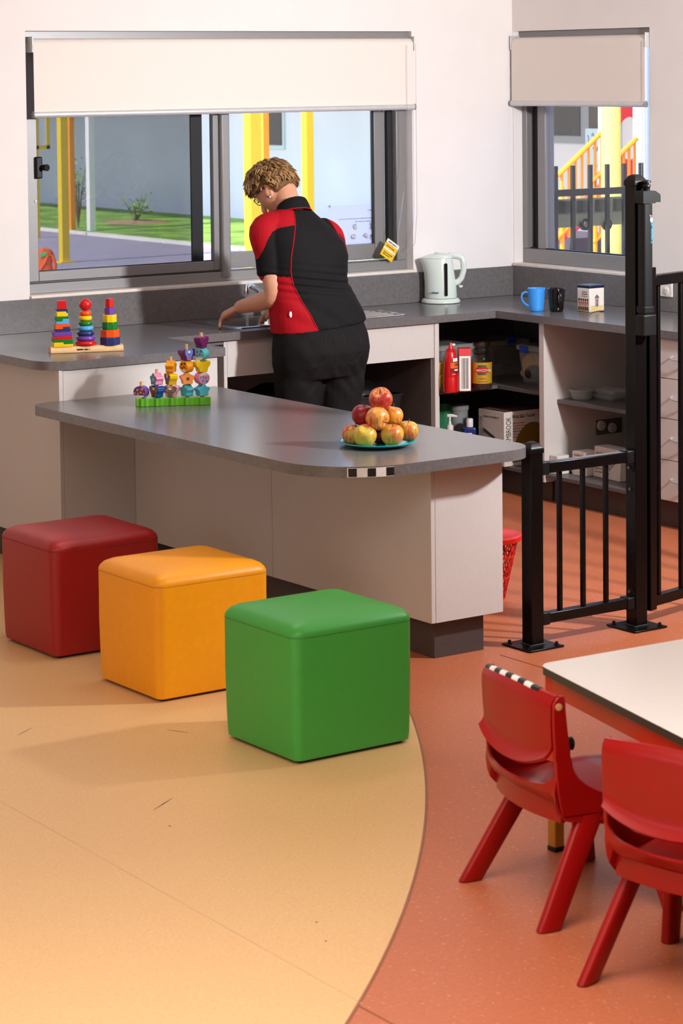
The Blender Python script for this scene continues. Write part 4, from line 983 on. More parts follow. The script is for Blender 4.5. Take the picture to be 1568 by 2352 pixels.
def bead(shape, rgb, col, lvl, face, deco, lab, thick=0.034):
    """face: turn of the decorated face away from the camera direction, degrees (positive to the right of the picture)"""
    c = Vector((gm.x, gm.y, PZ)) + gd * BX[col] + Vector((0, 0, 0.0325 + bh * lvl + bh / 2))
    o = thing('wooden_bead', lab, 'toy bead', (c.x, c.y, c.z - bh / 2), 0.0, 'bug and flower beads on the green base')
    na = to_cam + math.radians(face); nv = Vector((math.cos(na), math.sin(na), 0)); rt = Vector((-nv.y, nv.x, 0)); up = Vector((0, 0, 1))
    mt = paint('bead_%d_%d_%d' % rgb, rgb, 0.22)
    mb = MB(); mb.prism(SHAPES[shape], -thick / 2, thick / 2, lambda a, t_: c + rt * a[0] + up * a[1] * 0.865 + nv * t_)
    b_ = mb.build('body', mt, o, bevel=0.0025)
    fp = c + nv * (thick / 2 + 0.0002)
    def dot(x, y, r, mat, nm, sy=1.0, n_=14): decal(b_, nm, mat, fp + rt * x + up * y, rt, up, 0, 0, 0.0004, [(r * math.cos(2 * PI * i / n_), r * sy * math.sin(2 * PI * i / n_)) for i in range(n_)])
    if deco and deco[0] == 'bug':
        cr_ = paint('cream', (236, 224, 206)); mt2 = paint('dot_%d_%d_%d' % deco[1], deco[1])
        decal(b_, 'cream_patch', cr_, fp, rt, up, 0, 0, 0.0003, [(0.0255 * math.cos(a), 0.024 * math.sin(a)) for a in [-PI * 0.83 + PI * 0.66 * i / 12 for i in range(13)]] if deco[2] < 0 else [(0.0255 * math.cos(a), 0.024 * math.sin(a)) for a in [PI * 0.17 + PI * 0.66 * i / 12 for i in range(13)]])
        s_ = -deco[2]
        for (x, y, r) in ((-0.009, 0.009, 0.0052), (0.012, 0.013, 0.0055), (0.006, -0.0005, 0.0045), (-0.007, -0.006, 0.0045), (-0.021, -0.004, 0.004), (0.019, -0.004, 0.003), (0.002, 0.012, 0.002)): dot(x, y * s_, r, mt2, 'painted_dot')
    if deco and deco[0] == 'bee':
        dk, lt_ = paint('dark_line', (28, 22, 40)), paint('tan_bee', deco[1])
        decal(b_, 'painted_wings', lt_, fp, rt, up, 0, 0, 0.0002, [(x * 0.86, y * 0.82) for x, y in BFLY])
        dot(0, 0.011, 0.0062, paint('cream', (236, 224, 206)), 'painted_head')
        for y in (0.001, -0.007, -0.014, -0.02):
            decal(b_, 'stripe', dk, fp + rt * -0.0095 + up * y + nv * 0.0002, rt, up, 0.019, 0.0035, 0.0004)
        for sd in (-1, 1):
            mb = MB(); mb.tube([fp + nv * 0.0004 + rt * (sd * x) + up * y for x, y in ((0.010, -0.006), (0.020, 0.002), (0.026, 0.013), (0.020, 0.018), (0.014, 0.013), (0.018, 0.008))], 0.0012, 5); mb.build('wing_scroll', dk, b_)
    if deco and deco[0] == 'flower':
        if len(deco) > 2: decal(b_, 'painted_petals', paint('petal_%d_%d_%d' % deco[2], deco[2]), fp, rt, up, 0, 0, 0.0002, [(x * 0.93, y * 0.93 * 0.93) for x, y in FLOW])
        dot(0, 0, 0.0072, paint('centre_%d_%d_%d' % deco[1], deco[1]), 'flower_centre')
    if deco and deco[0] == 'wing':
        decal(b_, 'painted_wings', paint('wing_blue', (86, 148, 214)), fp, rt, up, 0, 0, 0.0002, [(x * 0.6, y * 0.8) for x, y in BFLY])
        dot(0, 0.011, 0.006, paint('cream', (236, 224, 206)), 'painted_head')
        for y in (0.0, -0.008, -0.016): decal(b_, 'stripe', paint('magenta', (176, 50, 160)), fp + rt * -0.008 + up * y + nv * 0.0002, rt, up, 0.016, 0.0035, 0.0004)
    return o
bead('disc', (104, 60, 140), 0, 0, -22, ('bug', (226, 156, 40), -1), 'purple ladybird disc bead with yellow dots alone on the shortest peg')
bead('butterfly', (14, 70, 142), 1, 0, -52, ('bee', (168, 120, 96)), 'dark blue butterfly bead at the bottom of the second peg')
bead('flower', (232, 140, 176), 1, 1, -58, ('flower', (236, 140, 90), (40, 130, 160)), 'pink flower bead with a blue face on the second peg')
bead('butterfly', (236, 150, 172), 2, 0, -12, ('bee', (240, 170, 110)), 'pink butterfly bead with a striped bee at the bottom of the third peg')
bead('butterfly', (240, 196, 10), 2, 1, -64, ('bee', (168, 110, 80)), 'yellow butterfly bead turned sideways in the middle of the third peg')
bead('flower', (244, 160, 10), 2, 2, 78, None, 'orange yellow bead on top of the third peg')
bead('flower', (78, 178, 196), 3, 0, -52, None, 'light blue flower bead at the bottom of the fourth peg')
bead('flower', (240, 116, 24), 3, 1, 18, ('flower', (150, 50, 110), (250, 160, 70)), 'orange flower bead with a purple centre on the fourth peg')
bead('disc', (240, 156, 18), 3, 2, -52, ('bug', (40, 34, 40), -1), 'orange ladybird disc bead with black dots on the fourth peg')
bead('butterfly', (96, 20, 84), 3, 3, 42, ('wing',), 'plum butterfly bead with blue wings on top of the fourth peg')
bead('flower', (84, 184, 204), 4, 0, 38, None, 'light blue flower bead at the bottom of the tallest peg')
bead('disc', (232, 140, 176), 4, 1, 42, ('bug', (36, 150, 190), 1), 'pink ladybird disc bead with blue dots on the tallest peg')
bead('butterfly', (244, 204, 8), 4, 2, 32, None, 'plain yellow butterfly bead in the middle of the tallest peg')
bead('disc', (92, 196, 204), 4, 3, -36, ('bug', (150, 40, 120), -1), 'turquoise ladybird disc bead with magenta dots on the tallest peg')
bead('butterfly', (110, 24, 92), 4, 4, 62, None, 'dark plum bead on top of the tallest peg', 0.032)

# ================================================================== ON THE RIGHT WORKTOP
IR = Vector((_R.x, _R.y, 0)); IF = Vector((_F.x, _F.y, 0))
# ---- kettle
kc = Vector((-0.585, -0.125, ZT))
kc = onz(1014, 699, ZT) + IF * 0.092
KW = M('kettle_white', (214, 224, 214), 0.28, spec=0.5, var=0.01); GAU = M('gauge_dark', (20, 22, 24), 0.15)
kt = thing('electric_kettle', 'white plastic electric kettle with a dark water gauge on its base', 'kettle', kc)
def K(a, b, z_): return kc + IR * a + IF * b + Vector((0, 0, z_))
mb = MB(); mb.lathe([(0.094, 0.001), (0.098, 0.004), (0.097, 0.014), (0.086, 0.024)], kc, 40); mb.build('power_base', KW, kt)
def kring(z_, cxx, la_, ra_, rb, n_=36):
    return [K(cxx + (ra_ if math.cos(t_) > 0 else la_) * math.cos(t_), rb * math.sin(t_), z_) for t_ in [2 * PI * i / n_ for i in range(n_)]]
mb = MB(); mb.loft([kring(0.026, 0, 0.080, 0.080, 0.078), kring(0.035, 0, 0.082, 0.081, 0.080), kring(0.09, 0, 0.081, 0.078, 0.078), kring(0.15, -0.003, 0.081, 0.072, 0.073), kring(0.19, -0.005, 0.088, 0.068, 0.069), kring(0.215, -0.005, 0.100, 0.066, 0.066), kring(0.226, -0.005, 0.104, 0.066, 0.064)]); mb.build('body', KW, kt)
mb = MB(); mb.loft([kring(0.227, -0.005, 0.098, 0.072, 0.062), kring(0.240, 0.002, 0.072, 0.070, 0.056), kring(0.247, 0.004, 0.05, 0.05, 0.042), kring(0.249, 0.004, 0.02, 0.02, 0.02)]); lid = mb.build('lid', KW, kt)
mb = MB(); mb.loft([kring(0.250, -0.01, 0.022, 0.022, 0.016), kring(0.255, -0.01, 0.02, 0.02, 0.014)]); mb.build('lid_button', KW, lid)
mb = MB(); mb.tube([K(0.045, 0, 0.238), K(0.085, 0, 0.236), K(0.108, 0, 0.224), K(0.116, 0, 0.198), K(0.115, 0, 0.16), K(0.105, 0, 0.125), K(0.088, 0, 0.105), K(0.065, 0, 0.098)], [0.016, 0.0165, 0.016, 0.0155, 0.015, 0.015, 0.016, 0.017], 14, up=(IF.x, IF.y, 0)); mb.build('handle', KW, kt)
mb = MB(); mb.prism(rrect(0.024, 0.122, 0.0072, 0.082, 0.006, 4), -0.086, -0.06, lambda a, t_: K(a[0], t_ + 0.010 * max(0, (a[1] - 0.08) / 0.12), a[1])); mb.build('water_gauge', GAU, kt)
mb = MB(); mb.prism([(0.098, 0.088), (0.118, 0.086), (0.112, 0.076), (0.098, 0.078)], -0.012, 0.012, lambda a, t_: K(a[0] - 0.006, t_, a[1])); mb.build('switch', KW, kt)
text('sunbeam', 0.0115, M('kettle_print', (90, 110, 150), 0.5), kt, K(-0.052, -0.0745, 0.055), tuple(IR + IF * -0.35), (0, 0, 1), depth=0.003)
# ---- mugs
def mug(label, rgb, rough, px, py, hdir, ribs, hgt=0.112, rt_=0.0435, rb_=0.032):
    c = onz(px, py, ZT) + IF * rb_
    mt = M('glaze_%d_%d_%d' % rgb, rgb, rough, spec=0.6, var=0.02)
    t = thing('mug', label, 'mug', c, group='mugs on the right worktop')
    pr = [(rb_ - 0.003, 0.0006), (rb_, 0.004)]
    for i in range(1, 15):
        q = i / 14; r = rb_ + (rt_ - rb_) * q ** 0.75
        if ribs and q > 0.25 and i % 2: r -= 0.0012
        pr.append((r, hgt * q))
    pr += [(rt_ - 0.002, hgt + 0.001), (rt_ - 0.0045, hgt - 0.001), (rb_ - 0.002, 0.010), (0.001, 0.008)]
    mb = MB(); mb.lathe(pr, c, 36); mb.build('cup', mt, t)
    hd = hdir.normalized()
    mb = MB(); mb.tube([c + hd * a + Vector((0, 0, z_)) for a, z_ in ((0.038, 0.088), (0.052, 0.094), (0.068, 0.086), (0.073, 0.068), (0.066, 0.046), (0.05, 0.03), (0.033, 0.024))], 0.0052, 10, flat=1.3); mb.build('handle', mt, t)
mug('bright blue mug with its handle to the left', (58, 150, 232), 0.3, 1233, 716, -IR, False)
mug('glossy black ribbed mug beside the blue mug', (12, 10, 10), 0.12, 1279, 717, IR * 0.2 - IF, True)
# ---- tea tin
tc_ = onz(1354, 718, ZT); tw = 0.093; th_ = 0.118
TINW, TINB = M('tin_white', (226, 218, 208), 0.3, var=0.02), M('tin_navy', (20, 22, 56), 0.3)
tn = thing('tea_tin', 'square white tea tin with a navy lid and marching red guards', 'tin', (tc_.x + tw / 2, tc_.y + tw / 2, ZT))
mb = MB(); mb.box(tc_.x, tc_.x + tw, tc_.y, tc_.y + tw, ZT + 0.0006, ZT + th_); mb.build('tin_body', TINW, tn, bevel=0.005)
mb = MB(); mb.box(tc_.x - 0.0012, tc_.x + tw + 0.0012, tc_.y - 0.0012, tc_.y + tw + 0.0012, ZT + th_ - 0.004, ZT + th_ + 0.012); mb.build('tin_lid', TINB, tn, bevel=0.005)
GR, GB, GK, SAND = M('guard_red', (190, 34, 30), 0.5), M('guard_black', (20, 18, 20), 0.5), M('guard_skin', (226, 180, 150), 0.5), M('sand_print', (214, 188, 130), 0.5)
LFx = tc_.x - 0.0003; yl = tc_.y + tw
decal(tn, 'painted_ground', SAND, (LFx, yl - 0.006, ZT + 0.006), (0, -1, 0), (0, 0, 1), tw - 0.012, 0.02, 0.0003)
decal(tn, 'painted_ground', SAND, (tc_.x + 0.006, tc_.y - 0.0003, ZT + 0.006), (1, 0, 0), (0, 0, 1), tw - 0.012, 0.026, 0.0003)
for k in range(5):
    y_ = yl - 0.012 - k * 0.0152
    g = decal(tn, 'guard_coat', GR, (LFx - 0.0004, y_, ZT + 0.030), (0, -1, 0), (0, 0, 1), 0.009, 0.019)
    for (dy, dz, w_, h_, mt) in ((0.0015, 0.024, 0.006, 0.006, GK), (0.0005, 0.0285, 0.008, 0.011, GB), (0.000, -0.016, 0.004, 0.017, GB), (0.006, -0.018, 0.004, 0.019, GB), (0.0035, 0.002, 0.002, 0.014, TINW)):
        decal(g, 'guard_detail', mt, (LFx - 0.0009, y_ - dy, ZT + 0.030 + dz - 0.005), (0, -1, 0), (0, 0, 1), w_, h_, 0.0003)
bxs = tc_.x + 0.034
g = decal(tn, 'sentry_box', M('sentry_grey', (92, 104, 112), 0.5), (bxs, tc_.y - 0.0007, ZT + 0.026), (1, 0, 0), (0, 0, 1), 0, 0, 0.0004, [(0, 0), (0.022, 0), (0.022, 0.042), (0.026, 0.044), (0.011, 0.06), (-0.004, 0.044), (0, 0.042)])
for (dx, dz, w_, h_, mt) in ((0.003, 0.0, 0.016, 0.04, M('sentry_shade', (200, 196, 190), 0.5)),):
    decal(g, 'sentry_opening', mt, (bxs + dx, tc_.y - 0.0012, ZT + 0.026 + dz), (1, 0, 0), (0, 0, 1), w_, h_, 0.0003)
for (dx, dz, w_, h_, mt) in ((0.007, 0.014, 0.008, 0.014, GR), (0.0075, 0.001, 0.007, 0.013, GB), (0.0075, 0.028, 0.007, 0.009, GB)):
    decal(g, 'guard_detail', mt, (bxs + dx, tc_.y - 0.0016, ZT + 0.026 + dz), (1, 0, 0), (0, 0, 1), w_, h_, 0.0003)
text('LONDON', 0.0085, M('tin_print', (60, 60, 80), 0.5), tn, (LFx - 0.0003, yl - 0.036, ZT + 0.094), (0, -1, 0), (0, 0, 1), depth=0.0002)
scribble(tn, (LFx - 0.0003, yl - 0.036, ZT + 0.085), (0, -1, 0), (0, 0, 1), 0.04, 0.006, M('tin_print', (60, 60, 80), 0.5)); scribble(tn, (LFx - 0.0003, yl - 0.034, ZT + 0.075), (0, -1, 0), (0, 0, 1), 0.042, 0.005, M('guard_red', (190, 34, 30), 0.5))
# ---- teaspoon
s0_, s1_ = onz(1352, 724, ZT + 0.004), onz(1388, 712, ZT + 0.004)
sp_ = thing('teaspoon', 'small steel teaspoon lying in front of the tea tin', 'spoon', (s0_.x, s0_.y, ZT))
d_ = (s1_ - s0_).normalized()
mb = MB(); mb.tube([s0_, s0_.lerp(s1_, 0.3) + Vector((0, 0, 0.006)), s0_.lerp(s1_, 0.7) + Vector((0, 0, 0.005))], [0.004, 0.0024, 0.002], 8, flat=0.5); mb.build('handle', CHROME, sp_)
q = Vector((d_.x, d_.y, 0)).normalized(); mb = MB(); rot = Matrix((q, Vector((-q.y, q.x, 0)), Vector((0, 0, 1)))).transposed()
mb.ball(s0_.lerp(s1_, 0.86) + Vector((0, 0, 0.002)), (0.019, 0.012, 0.004), 16, 8, rot); mb.build('bowl', CHROME, sp_)

# ================================================================== CORNER SHELF GOODS
SZ = 0.53
CLEAR = M('clear_plastic', (200, 200, 200), 0.2, alpha=0.42, spec=0.6, var=0.03); CLIPB = M('clip_blue', (20, 70, 190), 0.35)
CLEARD = M('frosted_plastic', (176, 172, 168), 0.3, alpha=0.6, spec=0.6, var=0.05)
def can(name, label, cat, c, prof, mat, n=28, bevel=0):
    t = thing(name, label, cat, c); mb = MB(); mb.lathe(prof, c, n); mb.build('body', mat, t); return t
# yellow tins
yt = onz(1008, 897, SZ); yt = Vector((-0.86, -0.44, SZ))
YT = M('tin_yellow', (226, 170, 16), 0.35)
yq = ony(1012, 890, -0.44)
for k, lab in enumerate(('yellow lidded tub at the bottom of the pair by the sauce bottle', 'yellow lidded tub stacked on top by the sauce bottle')):
    c = Vector((yq.x - 0.012, -0.44, SZ + k * 0.062 + 0.0005))
    t = can('yellow_tub', lab, 'tub', c, [(0.034, 0), (0.036, 0.003), (0.0375, 0.045), (0.037, 0.046)], YT); t['group'] = 'yellow tubs on the corner shelf'
    mb = MB(); mb.lathe([(0.039, 0.0465), (0.040, 0.048), (0.040, 0.057), (0.036, 0.061)], c, 28); mb.build('lid', YT, t)
# sauce bottle
c = onz(1036, 903, SZ) + IF * 0.036; c.z = SZ + 0.0005
SR = M('sauce_red', (196, 12, 16), 0.3, var=0.03)
t = thing('sauce_bottle', 'red tomato sauce squeeze bottle on the corner shelf', 'bottle', c)
mb = MB(); mb.lathe([(0.033, 0), (0.037, 0.004), (0.0375, 0.07), (0.036, 0.075), (0.0375, 0.082), (0.034, 0.12), (0.029, 0.165), (0.0265, 0.185), (0.022, 0.195)], c, 32); mb.build('body', SR, t)
mb = MB(); mb.lathe([(0.0225, 0.1955), (0.0225, 0.203), (0.012, 0.21), (0.006, 0.232), (0.0045, 0.238)], c, 20); mb.build('nozzle', SR, t)
mb = MB(); mb.box(c.x + 0.006, c.x + 0.024, c.y - 0.008, c.y + 0.008, SZ + 0.222, SZ + 0.233); mb.build('nozzle_cap', WPLA, t, bevel=0.003)
fr = -IF
def curved(parent, name, mat, c, R_, a0_, a1_, z0, z1, n_=10):
    """patch on a round body; angles measured from the camera-facing side, positive to the right"""
    mb = MB(); rings = []
    for i in range(n_ + 1):
        a = a0_ + (a1_ - a0_) * i / n_; d1 = (-IF * math.cos(a) + IR * math.sin(a))
        rings.append([c + d1 * R_ + Vector((0, 0, z0)), c + d1 * (R_ + 0.0006) + Vector((0, 0, z0)), c + d1 * (R_ + 0.0006) + Vector((0, 0, z1)), c + d1 * R_ + Vector((0, 0, z1))])
    mb.loft(rings); return mb.build(name, mat, parent)
lb = curved(t, 'label', M('label_maroon', (120, 14, 20), 0.4), c, 0.0372, 0.0, 1.2, 0.092, 0.15)
curved(lb, 'tomato_picture', M('label_orange', (226, 92, 30), 0.4), c, 0.0376, -0.1, 1.0, 0.118, 0.146); curved(lb, 'leaf_picture', M('label_green', (50, 90, 30), 0.4), c, 0.0379, 0.5, 1.0, 0.13, 0.14)
curved(lb, 'white_panel', CARDW, c, 0.0362, 0.25, 1.0, 0.147, 0.166); curved(lb, 'lettering_band', CARDW, c, 0.0379, 0.45, 0.98, 0.106, 0.113); curved(lb, 'small_print', M('label_pink', (220, 120, 120), 0.4), c, 0.0378, 0.1, 0.6, 0.087, 0.093)
# carton with bar code
c = onz(1068, 899, SZ)
t = thing('drink_carton', 'red and white carton with a large bar code on the corner shelf', 'carton', (c.x, c.y, SZ))
cdir = (IR + IF * 0.05).normalized(); cper = Vector((-cdir.y, cdir.x, 0)); hw = 0.0285; o_ = c; o_.z = SZ + 0.0006
def CB(a, b, z_): return o_ + cdir * a + cper * b + Vector((0, 0, z_))
CRT = M('carton_red', (206, 14, 20), 0.35)
mb = MB(); mb.prism([(-hw, 0), (hw, 0), (hw, 0.07), (-hw, 0.07)], 0, 0.172, lambda a, h: CB(a[0], a[1], h)); mb.build('body', CRT, t, bevel=0.002)
mb = MB(); mb.loft([[CB(-hw, 0, 0.1725), CB(hw, 0, 0.1725), CB(hw, 0.07, 0.1725), CB(-hw, 0.07, 0.1725)], [CB(-hw, 0.012, 0.205), CB(hw, 0.012, 0.205), CB(hw, 0.058, 0.205), CB(-hw, 0.058, 0.205)]]); mb.build('gable', CRT, t)
wp = decal(t, 'white_panel', CARDW, CB(-hw + 0.001, -0.0007, 0.002), cdir, (0, 0, 1), 2 * hw - 0.003, 0.168, 0.0005)
for k in range(7):
    decal(wp, 'bar', M('bar_ink', (60, 56, 56), 0.6), CB(-0.017 + k * 0.0052, -0.0014, 0.012), cdir, (0, 0, 1), 0.0018 + 0.0009 * (k % 3), 0.148, 0.0004)
# coffee jar
c = onz(1107, 896, SZ) + IF * 0.05; c.z = SZ + 0.0005
JG = glass_mat('jar_glass', (220, 226, 222), 1.4); COF = M('coffee', (84, 44, 22), 0.8, var=0.3, scale=300)
t = thing('coffee_jar', 'glass jar of instant coffee with a gold label', 'jar', c)
mb = MB(); mb.lathe([(0.046, 0), (0.051, 0.006), (0.0515, 0.12), (0.050, 0.14), (0.043, 0.16), (0.040, 0.17)], c, 40); mb.build('jar_body', JG, t)
mb = MB(); mb.lathe([(0.044, 0.002), (0.0485, 0.008), (0.0488, 0.035), (0.02, 0.036)], c, 32); mb.build('coffee_granules', COF, t)
mb = MB(); mb.lathe([(0.041, 0.1705), (0.045, 0.175), (0.045, 0.186), (0.036, 0.192), (0.032, 0.2), (0.042, 0.214), (0.043, 0.228), (0.03, 0.233)], c, 32); mb.build('stopper', JG, t)
lb = curved(t, 'label', M('label_gold', (196, 152, 44), 0.35, metal=0.3), c, 0.0517, -1.25, 1.25, 0.030, 0.132, 24)
curved(lb, 'green_scroll', M('label_olive', (70, 78, 40), 0.5), c, 0.0521, -0.42, 0.42, 0.08, 0.12, 10)
rd = curved(lb, 'red_banner', M('label_red', (190, 24, 22), 0.4), c, 0.0525, -0.58, 0.58, 0.084, 0.108, 12)
curved(lb, 'dark_line', M('label_olive', (70, 78, 40), 0.5), c, 0.0521, -0.4, 0.4, 0.072, 0.08, 10); curved(lb, 'script_line', M('label_brown', (110, 70, 30), 0.5), c, 0.0521, -0.3, 0.35, 0.052, 0.056, 8); curved(lb, 'small_line', M('label_brown', (110, 70, 30), 0.5), c, 0.0521, -0.4, 0.5, 0.038, 0.041, 8)
text('MOCCONA', 0.0155, CARDW, rd, c - IF * 0.0532 - IR * 0.0285 + Vector((0, 0, 0.0895)), IR, (0, 0, 1), depth=0.002, sx=0.86)
# clear tubs with blue clips
def tub(label, cx_, cy_, sx, sy, h, clip_u, contents):
    t = thing('storage_tub', label, 'container', (cx_, cy_, SZ), group='clear clip tubs on the corner shelf')
    def rg(k, z_): return [(p[0], p[1], z_) for p in rrect(cx_, cy_, sx * k, sy * k, 0.02, 4)]
    mb = MB(); mb.loft([rg(0.86, SZ + 0.001), rg(0.9, SZ + 0.01), rg(0.99, SZ + h), rg(0.975, SZ + h), rg(0.885, SZ + 0.012)], cap=False); mb.add(rg(0.86, SZ + 0.001), [tuple(range(len(rg(1, 0))))]); mb.build('tub_body', M('tub_plastic', (206, 204, 200), 0.25, alpha=0.2, spec=0.5, var=0.02), t)
    mb = MB(); mb.loft([rg(1.04, SZ + h + 0.0005), rg(1.05, SZ + h + 0.018), rg(1.0, SZ + h + 0.026), rg(0.9, SZ + h + 0.024)]); mb.build('tub_lid', CLEARD, t)
    mb = MB(); mb.cbox(clip_u, (0.008 if abs(clip_u[0] - cx_) > sx * 0.9 else 0.06, 0.06 if abs(clip_u[0] - cx_) > sx * 0.9 else 0.008, 0.034)); mb.build('blue_clip', CLIPB, t, bevel=0.003)
    contents(t); return t
def c1(t):
    YB = M('biscuit_yellow', (214, 160, 60), 0.5)
    p = onx(1212, 838, tq.x + 0.03)
    mb = MB(); mb.lathe([(0.052, -0.012), (0.055, -0.008), (0.055, 0.008), (0.05, 0.012)], (p.x + 0.03, p.y, p.z), 30, Vector((-1, -0.5, 0.1))); b = mb.build('yellow_packet', YB, t)
    text('Original', 0.026, M('packet_print', (150, 100, 50), 0.5), b, Vector((p.x + 0.014, p.y - 0.002, p.z + 0.048)), (0.25, -0.25, -1), (0.5, -0.8, 0.3), depth=0.0004)
    p = onx(1226, 880, tq.x + 0.05); mb = MB(); mb.ball((p.x, p.y, SZ + 0.05), (0.045, 0.05, 0.04), 16, 10); mb.build('dark_packet', M('packet_dark', (48, 44, 42), 0.4), t)
    p = onx(1200, 885, tq.x + 0.05); mb = MB(); mb.ball((p.x + 0.04, p.y, SZ + 0.04), (0.05, 0.035, 0.028), 16, 10); mb.build('gold_packet', M('packet_gold', (196, 150, 60), 0.4), t)
tq = onx(1186, 850, -0.43); ty0 = -0.893
tub('clear storage tub with blue clip and yellow packet inside on the corner shelf', tq.x + 0.15, (tq.y + ty0) / 2, 0.15, (tq.y - ty0) / 2, 0.165, (tq.x - 0.012, tq.y - 0.07, SZ + 0.172), c1)
def c2(t):
    mb = MB(); mb.box(-0.37, -0.24, -0.3, -0.2, SZ + 0.06, SZ + 0.145); mb.build('teal_packet', M('packet_teal', (20, 62, 70), 0.5), t)
    mb = MB(); mb.box(-0.5, -0.3, -0.28, -0.18, SZ + 0.004, SZ + 0.055); mb.build('grey_packet', M('packet_grey', (110, 104, 98), 0.5), t)
tub('large clear storage tub with blue clip at the back of the corner shelf', -0.47, -0.21, 0.28, 0.14, 0.16, (-0.31, -0.362, SZ + 0.185), c2)
# ---- floor of the corner unit
BZ = KZ
def up_to(u, v, y): return ony(u, v, y)
p = up_to(1034, 955, -0.44)
t = thing('soap_pump_bottle', 'white pump soap bottle on the lower corner shelf', 'bottle', (p.x, -0.44, BZ))
zt2 = p.z; h = zt2 - BZ; c = Vector((p.x - 0.004, -0.44, BZ + 0.0005))
mb = MB(); mb.lathe([(0.03, 0), (0.034, 0.006), (0.034, h - 0.10), (0.028, h - 0.08), (0.015, h - 0.07)], c, 28); mb.build('body', WPLA, t)
mb = MB(); mb.lathe([(0.017, h - 0.0695), (0.017, h - 0.045), (0.008, h - 0.044), (0.0075, h - 0.03), (0.0055, h - 0.029), (0.0055, h - 0.004)], c, 20); mb.build('pump_collar', WPLA, t)
mb = MB(); mb.tube([c + IR * -0.012 + Vector((0, 0, h)), c + IR * 0.012 + Vector((0, 0, h + 0.001)), c + IR * 0.036 + Vector((0, 0, h - 0.004))], [0.008, 0.008, 0.0045], 10, flat=0.6); mb.build('pump_spout', WPLA, t)
p = up_to(1078, 961, -0.40)
c = Vector((p.x, -0.40, BZ + 0.0005)); h = p.z - BZ
t = thing('blue_bottle', 'navy blue bottle with a white flip cap on the lower corner shelf', 'bottle', (c.x, c.y, BZ))
NVB = M('bottle_navy', (16, 32, 110), 0.35)
mb = MB(); rg = lambda k, z_: [(c + IR * q[0] + IF * q[1] + Vector((0, 0, z_))) for q in rrect(0, 0, 0.039 * k, 0.022, 0.014, 5)]
mb.loft([rg(0.95, 0), rg(1, 0.006), rg(1, h - 0.055), rg(0.9, h - 0.046), rg(0.5, h - 0.042)]); mb.build('body', NVB, t)
mb = MB(); mb.lathe([(0.018, h - 0.0415), (0.018, h - 0.006), (0.014, h)], c, 24); mb.build('flip_cap', WPLA, t)
decal(t, 'label', CARDW, c - IF * 0.0226 - IR * 0.02 + Vector((0, 0, h - 0.10)), IR, (0, 0, 1), 0.03, 0.03)
p = up_to(1024, 925, -0.33); h = p.z - BZ
t = thing('green_bag', 'crumpled green bag behind the pump bottle', 'bag', (p.x, -0.3, BZ))
mb = MB(); mb.loft([[Vector((p.x + 0.0, -0.28, BZ + 0.001 + h * k)) + IR * (0.062 * w_ * math.cos(a)) + IF * (0.03 * w_ * math.sin(a) * (1 + 0.2 * math.sin(3 * a + k * 5))) for a in [2 * PI * i / 20 for i in range(20)]] for k, w_ in ((0, 0.8), (0.15, 1.0), (0.5, 0.95), (0.8, 0.9), (0.97, 0.8), (1.0, 0.4))]); mb.build('bag', M('bag_green', (10, 110, 66), 0.5, bump=0.5, bscale=30), t)
p = up_to(1063, 932, -0.3); h = p.z - BZ; c = Vector((p.x, -0.27, BZ + 0.0005))
t = thing('clear_jar', 'tall clear plastic jar with a grey lid behind the blue bottle', 'jar', c)
mb = MB(); mb.lathe([(0.04, 0), (0.043, 0.004), (0.043, h - 0.022)], c, 28); mb.build('jar_body', CLEAR, t)
mb = MB(); mb.lathe([(0.047, h - 0.0215), (0.047, h - 0.002), (0.04, h)], c, 28); mb.build('lid', CLEARD, t)
p = ony(1009, 985, -0.47); c = Vector((p.x - 0.02, -0.47, BZ + 0.0005)); h = 0.19
t = thing('pale_bottle', 'pale bottle with a yellow label half hidden by the cabinet side', 'bottle', c)
mb = MB(); mb.lathe([(0.034, 0), (0.036, 0.005), (0.036, h * 0.55), (0.03, h * 0.75), (0.014, h)], c, 24); mb.build('body', WPLA, t)
curved(t, 'label', YT, c, 0.0362, -1.2, 1.2, 0.03, 0.1, 12)
# toaster box
bc = ony(1157, 948, -0.66); bw, bd = 0.31, 0.20; bzt = bc.z
BXW = M('box_card', (206, 196, 188), 0.5, var=0.03); BXP = M('box_print', (44, 38, 38), 0.5)
t = thing('toaster_box', 'white cardboard toaster box printed with a silver toaster', 'box', (bc.x + bw / 2, -0.66 + bd / 2, BZ))
mb = MB(); mb.box(bc.x, bc.x + bw, -0.66, -0.66 + bd, BZ + 0.001, bzt); mb.build('carton', BXW, t, bevel=0.002)
mb = MB(); mb.box(bc.x + 0.004, bc.x + bw - 0.004, -0.656, -0.664 + bd, bzt, bzt + 0.0008); mb.build('top_flap', M('box_brown', (92, 64, 50), 0.6), t)
fx = bc.x - 0.0006; fy = -0.6606
text('KAMBROOK', 0.044, BXP, t, (bc.x + 0.042, fy, bzt - 0.172), (0, 0, 1), (-1, 0, 0), sx=0.60)
text('Wide Slice Toaster', 0.026, BXP, t, (bc.x + 0.05, fy, bzt - 0.034), (1, 0, 0), (0, 0, 1), sx=0.72)
for k in range(6): scribble(t, (bc.x + 0.055, fy, bzt - 0.06 - k * 0.0135), (1, 0, 0), (0, 0, 1), (0.075, 0.10, 0.13, 0.11, 0.045, 0.07)[k], 0.006, M('box_print_red', (150, 90, 80), 0.5))
mb = MB(); mb.prism([(0.13 + 0.13 * math.cos(a), -0.25 + 0.19 * math.sin(a)) for a in [0.1 + (PI - 0.1) * i / 24 for i in range(25)]], 0, 0.0004, lambda a, h_: (bc.x + 0.05 + a[0], fy - h_, bzt + a[1])); mb.build('toast_picture', M('toast_print', (120, 88, 30), 0.5), t)
